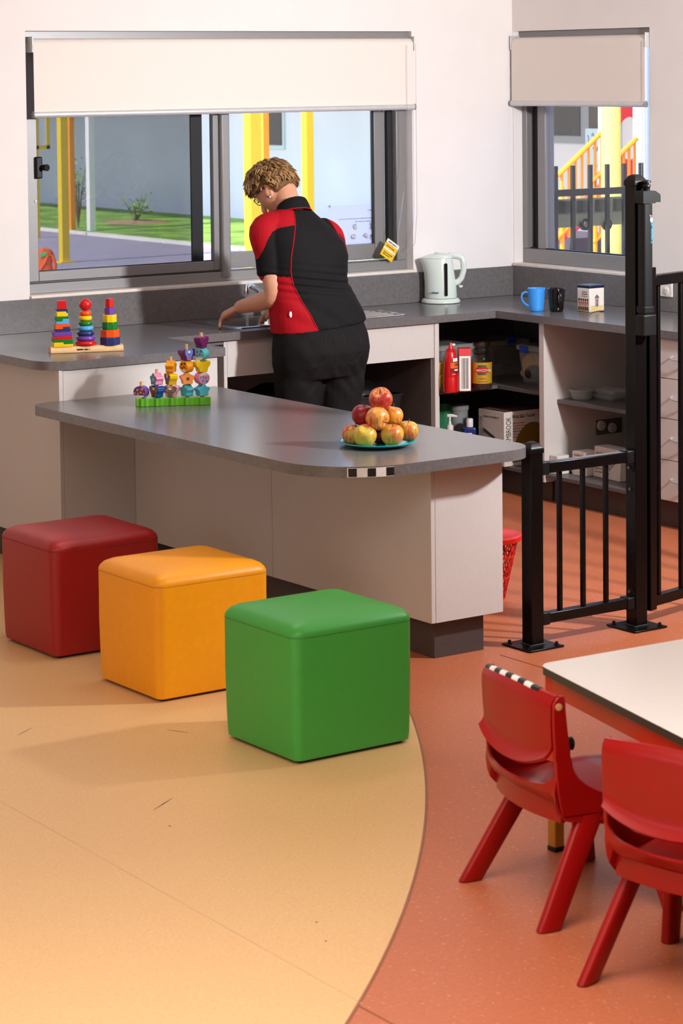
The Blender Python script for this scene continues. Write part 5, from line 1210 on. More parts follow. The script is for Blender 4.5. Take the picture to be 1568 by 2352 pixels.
text('KAMBROOK', 0.036, M('box_print_grey', (120, 112, 108), 0.5), t, (fx, -0.66 + bd - 0.034, bzt - 0.172), (0, 0, 1), (0, 1, 0), sx=0.7)
scribble(t, (fx, -0.66 + bd - 0.04, bzt - 0.035), (0, -1, 0), (0, 0, 1), 0.12, 0.011, M('box_print_grey', (120, 112, 108), 0.5))
tpz = bzt - 0.13
mb = MB(); mb.prism(round_poly([(0.02, -0.14), (0.145, -0.145), (0.15, -0.05), (0.135, 0.0), (0.04, 0.045), (0.03, 0.03)], 0.012, 4), 0, 0.0004, lambda a, h_: (fx - h_, -0.66 + bd - a[0], tpz + a[1])); tpic = mb.build('toaster_picture', M('toaster_print', (150, 146, 146), 0.4), t)
mb = MB(); mb.prism([(0.042, 0.038), (0.13, 0.004), (0.128, -0.010), (0.04, 0.022)], 0, 0.0004, lambda a, h_: (fx - 0.0005 - h_, -0.66 + bd - a[0], tpz + a[1])); mb.build('toaster_slot', BXP, tpic)

# ================================================================== OPEN BAY GOODS
Z2 = 0.493
p = onz(1327, 911, Z2); c = Vector((-0.40, -1.006, Z2 + 0.0005))
t = thing('round_container', 'round clear takeaway container on the open bay shelf', 'container', c)
mb = MB(); mb.lathe([(0.046, 0), (0.049, 0.003), (0.058, 0.038), (0.061, 0.039), (0.061, 0.045), (0.056, 0.045), (0.047, 0.004), (0.001, 0.003)], c, 36); mb.build('tub', CLEAR, t)
mb = MB(); mb.lathe([(0.061, 0.0402), (0.0625, 0.042), (0.0625, 0.047), (0.0595, 0.047)], c, 36); mb.build('rim', CLEARD, t)
for k, (lab) in enumerate(('flat clear food tray at the bottom of the stack by the fence post', 'flat clear food tray stacked on top by the fence post')):
    p = onz(1392, 921, Z2); t = thing('food_tray', lab, 'container', (p.x + 0.05, p.y + 0.05, Z2 + 0.024 * k), group='clear food trays on the open bay shelf')
    z_ = Z2 + 0.024 * k + 0.0006
    mb = MB(); cx2, cy2 = p.x + 0.06 + 0.006 * k, p.y + 0.055
    rg = lambda kx, zz: [(q[0], q[1], zz) for q in rrect(cx2, cy2, 0.055 * kx, 0.095 * kx, 0.012, 3)]
    mb.loft([rg(0.85, z_), rg(0.9, z_ + 0.002), rg(1.0, z_ + 0.019), rg(1.05, z_ + 0.0195), rg(1.05, z_ + 0.022), rg(0.95, z_ + 0.0225)]); mb.build('tray', CLEAR, t)
# goods on the bay floor
p = onz(1262, 1086, BZ)
t = thing('white_carton', 'small plain white carton beside the divider on the bay floor', 'box', (p.x + 0.05, p.y + 0.03, BZ))
q0, q1 = onz(1244, 1082, BZ), onz(1282, 1088, BZ)
mb = MB(); cx2, cy2 = q0.x + 0.09, -0.99; mb.box(-0.55, -0.475, -1.0, -0.945, BZ + 0.001, BZ + 0.09); mb.build('carton', M('carton_white', (214, 208, 200), 0.5), t, bevel=0.002)
p = onz(1297, 1084, BZ); c = Vector((-0.44, -0.992, BZ + 0.001))
t = thing('steel_cup', 'shiny steel measuring cup on the bay floor', 'cup', c)
mb = MB(); mb.lathe([(0.022, 0), (0.025, 0.003), (0.03, 0.05), (0.032, 0.058), (0.03, 0.058), (0.023, 0.004)], c, 26); mb.build('cup', CHROME, t)
mb = MB(); mb.tube([c + IR * 0.03 + Vector((0, 0, 0.05)), c + IR * 0.05 + Vector((0, 0, 0.04)), c + IR * 0.031 + Vector((0, 0, 0.015))], 0.003, 6); mb.build('handle', CHROME, t)
p = onz(1322, 1092, BZ)
t = thing('scales_box', 'white box with red print and a measuring scale on the bay floor', 'box', (p.x + 0.05, p.y + 0.04, BZ))
mb = MB(); x2, y2 = p.x, p.y; mb.box(x2, x2 + 0.10, y2 - 0.06, y2 + 0.025, BZ + 0.001, BZ + 0.115); mb.build('carton', BXW, t, bevel=0.002)
for k in range(6): decal(t, 'scale_mark', M('mark_red', (180, 60, 50), 0.5), (x2 - 0.0006, y2 + 0.02, BZ + 0.015 + k * 0.013), (0, -1, 0), (0, 0, 1), 0.012, 0.0015)
scribble(t, (x2 - 0.0006, y2 + 0.012, BZ + 0.096), (0, -1, 0), (0, 0, 1), 0.055, 0.009, M('mark_red', (180, 60, 50), 0.5)); scribble(t, (x2 - 0.0006, y2 - 0.0, BZ + 0.05), (0, -1, 0), (0, 0, 1), 0.04, 0.007, M('mark_green', (70, 130, 100), 0.5))
p0_, p1_ = onz(1362, 1094, BZ), onz(1420, 1107, BZ)
bd_ = (p1_ - p0_).normalized(); bp2 = Vector((-bd_.y, bd_.x, 0))
t = thing('blender_box', 'pale hand blender box printed QUICK STICK leaning on the bay floor', 'box', (p0_.x, p0_.y, BZ))
def BB(a, b, z_): return Vector((p0_.x, p0_.y, BZ + 0.001)) + bd_ * a + bp2 * (b + z_ * 0.06) + Vector((0, 0, z_))
bl_ = (p1_ - p0_).length + 0.01
mb = MB(); mb.prism([(0, 0), (bl_, 0), (bl_, 0.08), (0, 0.08)], 0, 0.145, lambda a, h_: BB(a[0], a[1], h_)); mb.build('carton', BXW, t, bevel=0.002)
text('QUICK STICK', 0.022, M('mark_brown', (110, 60, 40), 0.5), t, BB(0.012, -0.001, 0.105), bd_, (bp2.x * 0.06, bp2.y * 0.06, 1), sx=min(1.0, 0.95 * bl_ / 0.2))
for k in range(5): scribble(t, BB(0.012, -0.001, 0.088 - k * 0.016), bd_, (bp2.x * 0.06, bp2.y * 0.06, 1), bl_ * (0.55 if k else 0.8), 0.007, M('mark_red', (180, 60, 50), 0.5) if k < 1 else M('mark_grey', (120, 110, 104), 0.5))
mb = MB(); mb.tube([BB(bl_ * 0.55, -0.002, 0.05), BB(bl_ * 0.7, -0.002, 0.075), BB(bl_ * 0.92, -0.002, 0.11)], [0.014, 0.012, 0.008], 8, flat=0.1); mb.build('blender_picture', M('blender_print', (150, 150, 154), 0.4), t)

# ================================================================== UNDER THE SINK
t = thing('black_bag', 'black bag slumped under the sink at left', 'bag', (-1.93, -0.33, KZ))
mb = MB()
rings = []
for k, w_, dx in ((0, 0.9, 0), (0.1, 1.0, 0), (0.4, 0.95, 0.0), (0.7, 0.8, 0.03), (0.92, 0.55, 0.06), (1.0, 0.2, 0.08)):
    rings.append([Vector((-1.83 + dx + 0.19 * w_ * math.cos(a) * (1 + 0.06 * math.sin(4 * a + k * 7)), -0.33 + 0.15 * w_ * math.sin(a), KZ + 0.002 + 0.47 * k)) for a in [2 * PI * i / 28 for i in range(28)]])
mb.loft(rings); mb.build('bag', M('bag_black', (13, 12, 13), 0.55, bump=0.6, bscale=16), t)
q = ony(815, 945, -0.36); t = thing('white_box', 'plain white box under the black crate beneath the sink', 'box', (-1.26, -0.36, KZ))
mb = MB(); mb.box(-1.42, -1.13, -0.50, -0.2, KZ + 0.001, KZ + 0.295); mb.build('carton', M('carton_white', (214, 208, 200), 0.5), t, bevel=0.003)
t = thing('black_crate', 'shallow black crate holding a pan beneath the sink', 'crate', (-1.26, -0.36, KZ + 0.296))
mb = MB(); z_ = KZ + 0.297; rg = lambda k, zz: [(p_[0], p_[1], zz) for p_ in rrect(-1.27, -0.36, 0.17 * k, 0.16 * k, 0.02, 4)]
mb.loft([rg(0.94, z_), rg(1.0, z_ + 0.085), rg(1.03, z_ + 0.087), rg(1.03, z_ + 0.093), rg(0.97, z_ + 0.093), rg(0.92, z_ + 0.006), rg(0.5, z_ + 0.006)]); mb.build('crate', M('crate_black', (24, 23, 25), 0.5), t)
t = thing('black_pan', 'black domed frying pan lid resting in the crate beneath the sink', 'pan', (-1.3, -0.36, KZ + 0.31))
mb = MB(); mb.lathe([(0.13, 0.0), (0.14, 0.004), (0.13, 0.03), (0.09, 0.055), (0.03, 0.066)], (-1.29, -0.36, z_ + 0.095), 32); mb.build('dome', M('pan_black', (16, 16, 18), 0.3), t)
mb = MB(); mb.lathe([(0.008, 0.0665), (0.008, 0.08), (0.016, 0.084), (0.012, 0.092)], (-1.29, -0.36, z_ + 0.095), 16); mb.build('knob', BLKPL, t)

# ================================================================== RED LATTICE BASKET
rp1 = onz(1163, 1372, 0); bz1 = ony(1186, 1284, rp1.y).z
RB = M('basket_red', (206, 26, 20), 0.35)
rimR = ony(1186, 1288, rp1.y - 0.0)
bh_ = 0.30; bc_ = Vector((rp1.x - 0.085, rp1.y + 0.045, 0))
t = thing('lattice_basket', 'red plastic lattice waste basket behind the peninsula end', 'basket', bc_)
zr = 0.245
def bp(a, q):
    r = 0.088 + (0.142 - 0.088) * q; return bc_ + Vector((r * math.cos(a), r * math.sin(a), 0.006 + (zr - 0.006) * q))
mb = MB(); mb.lathe([(0.001, 0.0006), (0.088, 0.0006), (0.09, 0.012), (0.086, 0.012)], bc_, 36); mb.build('base', RB, t)
mb = MB(); mb.lathe([(0.139, zr - 0.004), (0.152, zr - 0.012), (0.156, zr - 0.008), (0.156, zr + 0.008), (0.146, zr + 0.012), (0.139, zr + 0.008)], bc_, 44); mb.build('rim', RB, t)
for sgn in (-1, 1):
    for k in range(26):
        a = 2 * PI * k / 26
        mb = MB(); mb.tube([bp(a + sgn * 0.9 * q, q) for q in (0, 0.25, 0.5, 0.75, 1.0)], 0.003, 4); mb.build('lattice_strip', RB, t)
for q in (0.35, 0.7):
    mb = MB(); r = 0.088 + 0.054 * q; mb.tube([bp(2 * PI * i / 40, q) for i in range(41)], 0.0035, 5, cap=False); mb.build('hoop', RB, t)

# ================================================================== OUTSIDE
GZ = -0.1
GRASS = M('grass', (120, 160, 60), 0.9, var=0.5, scale=2.2, bump=0.8, bscale=60, speck=((150, 190, 90), (50, 90, 26), 12, 0.6))
PAVE = M('soft_paving', (156, 148, 166), 0.85, var=0.08, scale=4)
KERB = M('kerb_concrete', (220, 214, 204), 0.8)
BLDG = M('blue_render', (222, 214, 236), 0.85, var=0.05, scale=1.2)
BLDP = M('pink_render', (226, 200, 212), 0.85, var=0.04, scale=1.2)
YPOST = M('yellow_paint', (232, 196, 24), 0.45, var=0.03); OPOST = M('orange_paint', (240, 150, 10), 0.45, var=0.03); WPOST = M('white_paint', (240, 240, 238), 0.5, var=0.01)
mb = MB(); mb.box(-12, 8.05, 0.17, 45, GZ - 0.1, GZ); mb.box(0.17, 8.05, -2.4, 0.17, GZ - 0.1, GZ); o = mb.build('yard_paving', PAVE); setp(o, kind='structure')
mb = MB(); mb.box(8.15, 11.4, 8, 45, GZ - 0.1, GZ + 0.02); o = mb.build('lawn', GRASS); setp(o, kind='structure')
mb = MB(); mb.box(8.05, 8.15, 8, 45, GZ - 0.1, GZ + 0.04); o = mb.build('kerb', KERB); setp(o, kind='structure')
mb = MB(); mb.box(8.05, 11.4, -2.4, 8, GZ - 0.1, GZ + 0.005); o = mb.build('rubber_paving', M('rubber_red', (150, 92, 84), 0.9, var=0.1, scale=5)); setp(o, kind='structure')
mb = MB(); mb.box(8.35, 12.2, -2.4, 46, 2.75, 2.9); o = mb.build('unseen_shade_roof', KERB); setp(o, kind='structure')  # roof above the view, added to keep both building fronts in shade
bd2 = thing('neighbour_building', 'pale blue rendered building across the yard', 'building', (11.6, 22, GZ))
mb = MB(); mb.box(11.4, 12.0, 14.6, 48, GZ, 5.0); mb.build('wall', BLDG, bd2)
wz0 = onx(633, 333, 11.4); wa, wb = onx(617, 300, 11.4), onx(651, 300, 11.4)
mb = MB(); mb.box(11.37, 11.41, wb.y - 0.05, wa.y + 0.05, wz0.z - 0.06, 2.6); wf = mb.build('window_frame', M('frame_pale', (196, 202, 212), 0.6), bd2)
mb = MB(); mb.box(11.355, 11.375, wb.y, wa.y, wz0.z, 1.62); mb.box(11.355, 11.375, wb.y, wa.y, 1.66, 2.5); mb.build('window_pane', M('dark_pane', (40, 34, 40), 0.15), wf)
b3 = thing('pink_building', 'pinkish rendered building behind the playground', 'building', (11.6, 8, GZ))
mb = MB(); mb.box(11.4, 12.0, -2.4, 14.59, GZ, 5.0); mb.build('wall', BLDP, b3)
k0, k1 = onx(1245, 310, 11.39), onx(1337, 310, 11.39)
mb = MB(); mb.box(11.36, 11.41, k1.y - 0.15, k0.y + 0.6, k0.z - 0.09, 2.6); wf = mb.build('window_frame', M('frame_mauve', (150, 138, 150), 0.6), b3)
mb = MB(); mb.box(11.345, 11.365, k1.y, k0.y + 0.5, k0.z, 2.5); mb.build('window_pane', M('dark_pane', (40, 34, 40), 0.15), wf)
mb = MB(); mb.box(11.345, 11.365, k1.y - 0.62, k1.y - 0.17, k0.z + 0.05, 2.5); mb.build('window_pane', M('brown_pane', (62, 50, 44), 0.2), wf)
bq0, bq1 = onx(1344, 376, 11.3), onx(1392, 296, 11.3)
t = thing('painted_board', 'white board with blue drawings on the far pink wall', 'board', (11.3, (bq0.y + bq1.y) / 2, bq0.z))
mb = MB(); mb.box(11.3, 11.33, bq1.y, bq0.y, bq0.z, bq1.z); b_ = mb.build('board', M('board_white', (206, 206, 220), 0.6), t)
for k in range(9):
    y_, z_ = random.uniform(bq1.y + 0.05, bq0.y - 0.05), random.uniform(bq0.z + 0.06, bq1.z - 0.1)
    mb = MB(); mb.tube([(11.297, y_, z_), (11.297, y_ + random.uniform(-.06, .06), z_ + 0.08), (11.297, y_ + random.uniform(-.08, .08), z_ + random.uniform(0, .15))], 0.006, 5); mb.build('drawn_line', M('drawing_blue', (90, 120, 190), 0.7), b_)
def outpost(name, label, px, Yp, w_, mat, base=None, rnd=False, top=4.0, grp='painted posts in the yard'):
    p = ony(px, 420, Yp) if base is None else base
    t = thing(name, label, 'post', (p.x, p.y, GZ), group=grp)
    mb = MB()
    if rnd: mb.cyl((p.x, p.y, GZ), (p.x, p.y, top), w_ / 2, n=24)
    else: mb.box(p.x - w_ / 2, p.x + w_ / 2, p.y - w_ / 2, p.y + w_ / 2, GZ, top)
    mb.build('shaft', mat, t, bevel=0.006)
    mb = MB(); mb.box(p.x - w_, p.x + w_, p.y - w_, p.y + w_, GZ, GZ + 0.015); mb.build('foot_plate', mat, t)
    return t
outpost('yard_post', 'tall yellow post in front of the orange one, seen through the left pane', 0, 0, 0.095, YPOST, onz(148, 603, GZ))
outpost('yard_post', 'tall orange post at the lawn edge, seen through the left pane', 0, 0, 0.075, OPOST, onz(166, 534, GZ))
outpost('yard_post', 'tall white post at the lawn edge, seen through the left pane', 0, 0, 0.095, WPOST, onz(210, 533, GZ))
outpost('yard_post', 'thick yellow post behind the head of the woman', 580, 5.6, 0.10, YPOST)
outpost('yard_post', 'orange yellow post beside the thick yellow one in the right pane', 608, 9.5, 0.07, OPOST)
outpost('yard_post', 'slim yellow post to the right of the head of the woman', 707, 10.5, 0.092, YPOST)
# framed sign far left
p0_, p1_ = ony(80, 343, 19.0), ony(112, 262, 19.0)
t = thing('framed_sign', 'yellow framed white panel at the left edge of the left pane', 'sign', ((p0_.x + p1_.x) / 2, 19.0, GZ))
mb = MB()
mb.box(p0_.x, p1_.x, 18.98, 19.02, p0_.z, p0_.z + 0.05); mb.box(p1_.x - 0.05, p1_.x, 18.98, 19.02, p0_.z, 2.6); mb.box(p0_.x, p0_.x + 0.05, 18.98, 19.02, GZ, 2.6); mb.build('frame', YPOST, t)
mb = MB(); mb.box(p0_.x + 0.05, p1_.x - 0.05, 18.99, 19.01, p0_.z + 0.05, 2.6); mb.build('panel', WPOST, t)
# shrubs on the lawn
LEAF = M('shrub_leaf', (120, 160, 70), 0.7, var=0.3); TWIG = M('shrub_twig', (120, 96, 70), 0.8)
def shrub(label, base, h, spread, n_):
    t = thing('small_shrub', label, 'shrub', base, group='young shrubs in the yard')
    mb = MB(); lf = MB(); rnd = random.Random(int(base.x * 100))
    for k in range(n_):
        a = rnd.uniform(0, 2 * PI); l_ = h * rnd.uniform(0.6, 1.0); e = base + Vector((math.cos(a) * spread * rnd.random(), math.sin(a) * spread * rnd.random(), l_))
        mb.tube([base, base.lerp(e, 0.5) + Vector((0, 0, 0.03)), e], [0.008, 0.006, 0.003], 5)
        for j in range(9):
            q = base.lerp(e, rnd.uniform(0.35, 1.05)) + Vector((rnd.uniform(-.08, .08), rnd.uniform(-.08, .08), rnd.uniform(-.05, .05)))
            d1 = Vector((rnd.uniform(-1, 1), rnd.uniform(-1, 1), rnd.uniform(-.3, .8))).normalized() * 0.055; d2 = d1.orthogonal().normalized() * 0.022
            lf.add([q, q + d1 * 0.5 + d2, q + d1, q + d1 * 0.5 - d2], [(0, 1, 2, 3)])
    mb.build('stems', TWIG, t); lf.build('leaves', LEAF, t)
shrub('spindly young shrub on the lawn, seen through the left pane', onz(312, 512, GZ + 0.02), 0.42, 0.35, 9)
shrub('tall leafy shrub beside the orange post outside', onz(180, 522, GZ + 0.02), 1.0, 0.16, 9)
mb = MB(); q = onz(312, 514, GZ); mb.lathe([(0.5, 0.0), (0.4, 0.02), (0.05, 0.045)], (q.x, q.y, GZ + 0.02), 20); o = mb.build('mulch_ring', M('mulch', (170, 140, 110), 0.9, var=0.3), origin=q); setp(o, 'ring of pale mulch round the young shrub', 'mulch')
# orange ride-on toy under the left pane
q = onz(110, 668, GZ)
ORT = M('toy_orange', (240, 96, 14), 0.4)
t = thing('ride_on_toy', 'orange moulded ride-on toy at the lower left of the window', 'toy', q)
sc3 = (q - CAM).dot(CF) / FPX
mb = MB()
rings = []
for k, w_, dx in ((0, 20, 0), (12, 22, 0), (40, 18, -4), (62, 17, -6), (84, 20, -4), (95, 16, -6), (98, 8, -6)):
    rings.append([q + CR * ((dx + w_ * math.cos(a)) * sc3) + IF * (12 * sc3 * math.sin(a)) + Vector((0, 0, (k) * sc3)) for a in [2 * PI * i / 24 for i in range(24)]])
mb.loft(rings); mb.build('body', ORT, t)
mb = MB(); mb.tube([q + CR * (x * sc3) - IF * (11 * sc3) + Vector((0, 0, z_ * sc3)) for x, z_ in ((-14, 50), (-4, 66), (4, 84), (14, 82), (20, 60), (16, 40))], 4 * sc3, 8); mb.build('handle', ORT, t)
mb = MB(); mb.prism([(-16, 78), (-2, 82), (2, 90), (-14, 88)], -12.5, -11.5, lambda a, h_: q + CR * (a[0] * sc3) + IF * (h_ * sc3 * 1.15) + Vector((0, 0, a[1] * sc3))); mb.build('green_patch', M('toy_green', (60, 190, 120), 0.4), t)

# ---- playground seen through the right window
FB = M('outdoor_black', (30, 31, 30), 0.4)
t = thing('yard_fence', 'black bar fence just outside the right window', 'fence', (1.6, 1.0, GZ))
zr_, zt3 = ony(1340, 441, 1.0).z, ony(1316, 380, 1.0).z
mb = MB(); mb.box(0.4, 2.6, 0.985, 1.015, zr_ - 0.02, zr_ + 0.02); mb.build('rail', FB, t)
mb = MB(); mb.box(0.4, 2.6, 0.985, 1.015, 0.05, 0.09); mb.build('rail', FB, t)
x0_ = ony(1275, 400, 1.0).x; dx_ = (ony(1394, 400, 1.0).x - x0_) / 3
for k in range(-5, 11):
    x = x0_ + k * dx_; mb = MB(); mb.box(x - 0.0115, x + 0.0115, 0.99, 1.01, 0.09, zt3); mb.build('bar', FB, t)
# bus cut-out behind the fence
KHA, BWIN, TYR = M('bus_khaki', (158, 160, 122), 0.6), M('bus_window', (70, 74, 66), 0.3, var=0.5, scale=25), M('bus_tyre', (46, 46, 44), 0.7)
t = thing('bus_cutout', 'painted khaki bus cut-out mounted on the yard fence', 'cutout', (1.6, 1.05, 1.1))
a_, b_ = ony(1340, 490, 1.06), ony(1340, 520, 1.06); c_ = ony(1340, 455, 1.06)
bxA, bxB = ony(1235, 480, 1.06).x, ony(1500, 480, 1.06).x
mb = MB(); mb.box(bxA, bxB, 1.05, 1.07, b_.z, a_.z); mb.build('bus_body', KHA, t, bevel=0.004)
mb = MB(); mb.box(bxA, bxB, 1.05, 1.066, a_.z + 0.001, c_.z); mb.build('bus_roof', KHA, t)
for k in range(6):
    u0, u1 = 1236 + k * 42, 1236 + k * 42 + 34
    mb = MB(); mb.box(ony(u0, 470, 1.06).x, ony(u1, 470, 1.06).x, 1.046, 1.05, a_.z + 0.006, c_.z - 0.012); mb.build('bus_window', BWIN, t)
for u in (1264, 1340, 1390, 1462):
    p = ony(u, 515, 1.05)
    mb = MB(); mb.cyl((p.x, 1.048, p.z), (p.x, 1.03, p.z), 0.036, n=22); wh = mb.build('bus_wheel', TYR, t)
    mb = MB(); mb.cyl((p.x, 1.0305, p.z), (p.x, 1.026, p.z), 0.017, n=16); mb.build('wheel_hub', KHA, wh)
mb = MB(); mb.box(bxA + 0.1, bxA + 0.12, 1.05, 1.07, GZ, b_.z); mb.build('mounting_stake', FB, t); mb = MB(); mb.box(bxB - 0.12, bxB - 0.1, 1.05, 1.07, GZ, b_.z); mb.build('mounting_stake', FB, t)
# play tower: yellow column, stair with orange rails, red panel, grey column, slide
outpost('play_column', 'thick bright yellow round column of the play tower', 1403, 6.0, 0.17, M('column_yellow', (255, 238, 110), 0.45), rnd=True, grp='play tower columns')
outpost('play_column', 'pale blue grey round column right of the red play panel', 1475, 6.6, 0.17, M('column_grey', (176, 190, 204), 0.5), rnd=True, grp='play tower columns')
outpost('play_column', 'thin white pipe behind the yellow play column', 1381, 7.5, 0.06, M('pipe_white', (206, 208, 212), 0.5), rnd=True, grp='play tower columns')
RY = 6.3
t = thing('stair_railing', 'orange sloping stair railing of the play tower', 'railing', ony(1330, 500, RY))
def rp3(u, v, y=RY): return ony(u, v, y)
ORL = M('rail_orange', (248, 150, 8), 0.45)
for (a, b) in (((1280, 404), (1386, 300)), ((1355, 420), (1462, 318)), ((1278, 548), (1312, 512)), ((1362, 558), (1392, 524))):
    mb = MB(); mb.tube([rp3(*a), rp3(*b)], 0.022, 8); mb.build('handrail', ORL, t)
for (u, v0, v1) in ((1290, 398, 560), (1306, 382, 545), (1321, 366, 500), (1336, 350, 485), (1351, 336, 470), (1366, 322, 455), (1381, 306, 440), (1365, 410, 640), (1378, 398, 540), (1432, 350, 470), (1444, 338, 460), (1457, 326, 440)):
    mb = MB(); mb.tube([rp3(u, v0), rp3(u, v1)], 0.014, 6); mb.build('baluster', ORL, t)
for u in (1290, 1366, 1457):
    q = rp3(u, 430); mb = MB(); mb.tube([Vector((q.x, q.y, GZ)), q], 0.02, 8); mb.build('newel_post', ORL, t)
RP = M('panel_red', (226, 26, 34), 0.4)
t = thing('play_wall', 'red play panel with a round opening', 'panel', rp3(1445, 330, 7.0))
hc, hr_ = rp3(1448, 318, 7.0), 0.16
w0, w1_ = rp3(1420, 240, 7.0), rp3(1500, 430, 7.0)
mb = MB()
ang = [2 * PI * i / 32 for i in range(33)]
def on_rect(a):
    d1 = Vector((math.cos(a), 0, math.sin(a))); tx = ((w1_.x - hc.x) if d1.x > 0 else (w0.x - hc.x)) / d1.x if abs(d1.x) > 1e-6 else 1e9
    tz = ((2.6 - hc.z) if d1.z > 0 else (w1_.z - hc.z)) / d1.z if abs(d1.z) > 1e-6 else 1e9
    return hc + d1 * min(tx, tz)
rings = []
for a in ang:
    ii = hc + Vector((math.cos(a) * hr_, 0, math.sin(a) * hr_ * 1.25)); oo = on_rect(a)
    rings.append([ii, oo, oo + Vector((0, 0.04, 0)), ii + Vector((0, 0.04, 0))])
mb.loft(rings, cap=False); mb.build('board', RP, t)
for x_ in (w0.x + 0.06, w1_.x - 0.06):
    mb = MB(); mb.box(x_ - 0.03, x_ + 0.03, 7.05, 7.1, GZ, 2.5); mb.build('support_post', M('column_grey', (176, 190, 204), 0.5), t)
t = thing('play_slide', 'red curved slide chute low behind the yard fence', 'slide', rp3(1270, 560, 7.2))
mb = MB(); pa = [rp3(1240, 470, 7.2), rp3(1262, 515, 7.2), rp3(1290, 530, 7.1), rp3(1320, 505, 7.0), rp3(1356, 470, 7.0), rp3(1400, 430, 7.0)]
mb.tube(pa, 0.14, 14, flat=0.5); mb.build('chute', RP, t)
t = thing('play_deck', 'dark grey deck under the play tower', 'deck', rp3(1340, 600, 6.8))
mb = MB(); q0, q1 = rp3(1290, 545, 7.4), rp3(1420, 545, 7.4); mb.box(q0.x, q1.x, 7.2, 8.2, GZ, q0.z); mb.build('deck', M('deck_grey', (70, 62, 72), 0.8), t)
t = thing('patterned_jacket', 'blue and purple patterned jacket at the left of the right window', 'jacket', ony(1255, 470, 1.04))
mb = MB(); rings = []
for (u, v, w_) in ((1250, 402, 4), (1256, 410, 9), (1258, 430, 12), (1260, 450, 13), (1258, 480, 12)):
    p = ony(u, v, 1.035); rings.append([p + IR * (w_ * 0.0026 * math.cos(a)) + IF * (0.014 * math.sin(a)) for a in [2 * PI * i / 16 for i in range(16)]])
mb.loft(rings); mb.build('cloth', M('jacket_blue', (70, 130, 200), 0.8, var=0.4, scale=30, speck=((190, 120, 210), (40, 60, 140), 18, 0.9)), t)

# ================================================================== PERSON AT THE SINK
SKIN = M('skin', (206, 148, 118), 0.5, spec=0.35, var=0.05, scale=40)
SHB = M('shirt_black', (17, 16, 18), 0.8, spec=0.2, var=0.1, bump=0.25, bscale=60)
SHR = M('shirt_red', (168, 10, 26), 0.75, spec=0.2, var=0.05, bump=0.15, bscale=60)
TRO = M('trouser_black', (22, 20, 21), 0.85, spec=0.2, var=0.12, scale=80, bump=0.4, bscale=45)
HAIRM = M('hair_blond', (116, 84, 50), 0.5, spec=0.4, var=0.35, scale=60)
HAIRL = M('hair_light', (160, 124, 80), 0.5, spec=0.4, var=0.25, scale=60)
PB = Vector((-1.81, -0.825, 0)); PA = math.radians(-8.6)
pe_ = thing('person', 'person in a black and red polo shirt and black trousers at the sink', 'person', PB, PA)
def ell(c, hw, hd, z, n=32, tilt=0.0, pw=2.4):
    out = []
    for i in range(n):
        a = 2 * PI * i / n; ca, sa = math.cos(a), math.sin(a)
        x = hw * math.copysign(abs(ca) ** (2 / pw), ca); y = hd * math.copysign(abs(sa) ** (2 / pw), sa)
        out.append(Vector((c[0] + x, c[1] + y, z + tilt * x)))
    return out
def limb(mb, pts, rad, n=16, flat=1.0, up=None):
    """smooth tapered limb through joints, with rounded ends"""
    P = [Vector(p) for p in pts]; dense, rr = [], []
    for i in range(len(P) - 1):
        p0 = P[max(i - 1, 0)]; p1 = P[i]; p2 = P[i + 1]; p3 = P[min(i + 2, len(P) - 1)]
        for k in range(6):
            t = k / 6
            q = 0.5 * ((2 * p1) + (p2 - p0) * t + (2 * p0 - 5 * p1 + 4 * p2 - p3) * t * t + (3 * p1 - p0 - 3 * p2 + p3) * t ** 3)
            dense.append(q); rr.append(rad[i] + (rad[i + 1] - rad[i]) * t)
    dense.append(P[-1]); rr.append(rad[-1])
    t0 = (dense[0] - dense[1]).normalized(); t1 = (dense[-1] - dense[-2]).normalized()
    pre = [(dense[0] + t0 * rr[0] * 0.55, rr[0] * 0.45), (dense[0] + t0 * rr[0] * 0.35, rr[0] * 0.8)]
    post_ = [(dense[-1] + t1 * rr[-1] * 0.45, rr[-1] * 0.8), (dense[-1] + t1 * rr[-1] * 0.75, rr[-1] * 0.4)]
    mb.tube([p for p, r in pre] + dense + [p for p, r in post_], [r for p, r in pre] + rr + [r for p, r in post_], n, flat=flat, up=up)
def remeshed(mb, name, mats, voxel, smooth=4, factor=0.5):
    """join overlapping closed pieces into one continuous surface"""
    me = mb.mesh(name, mats)
    tmp = bpy.data.objects.new('tmp', me); COL.objects.link(tmp)
    md = tmp.modifiers.new('r', 'REMESH'); md.mode = 'VOXEL'; md.voxel_size = voxel; md.use_smooth_shade = True
    ms = tmp.modifiers.new('s', 'SMOOTH'); ms.iterations = smooth; ms.factor = factor
    dg = bpy.context.evaluated_depsgraph_get(); dg.update()
    out = bpy.data.meshes.new_from_object(tmp.evaluated_get(dg))
    COL.objects.unlink(tmp); bpy.data.objects.remove(tmp)
    out.materials.clear()
    for m_ in (mats if isinstance(mats, (list, tuple)) else [mats]): out.materials.append(m_)
    out.polygons.foreach_set('use_smooth', [True] * len(out.polygons))
    return out
def attach(me, name, parent):
    o = bpy.data.objects.new(name, me); COL.objects.link(o); o.parent = parent; PW[o] = PW[parent]; return o

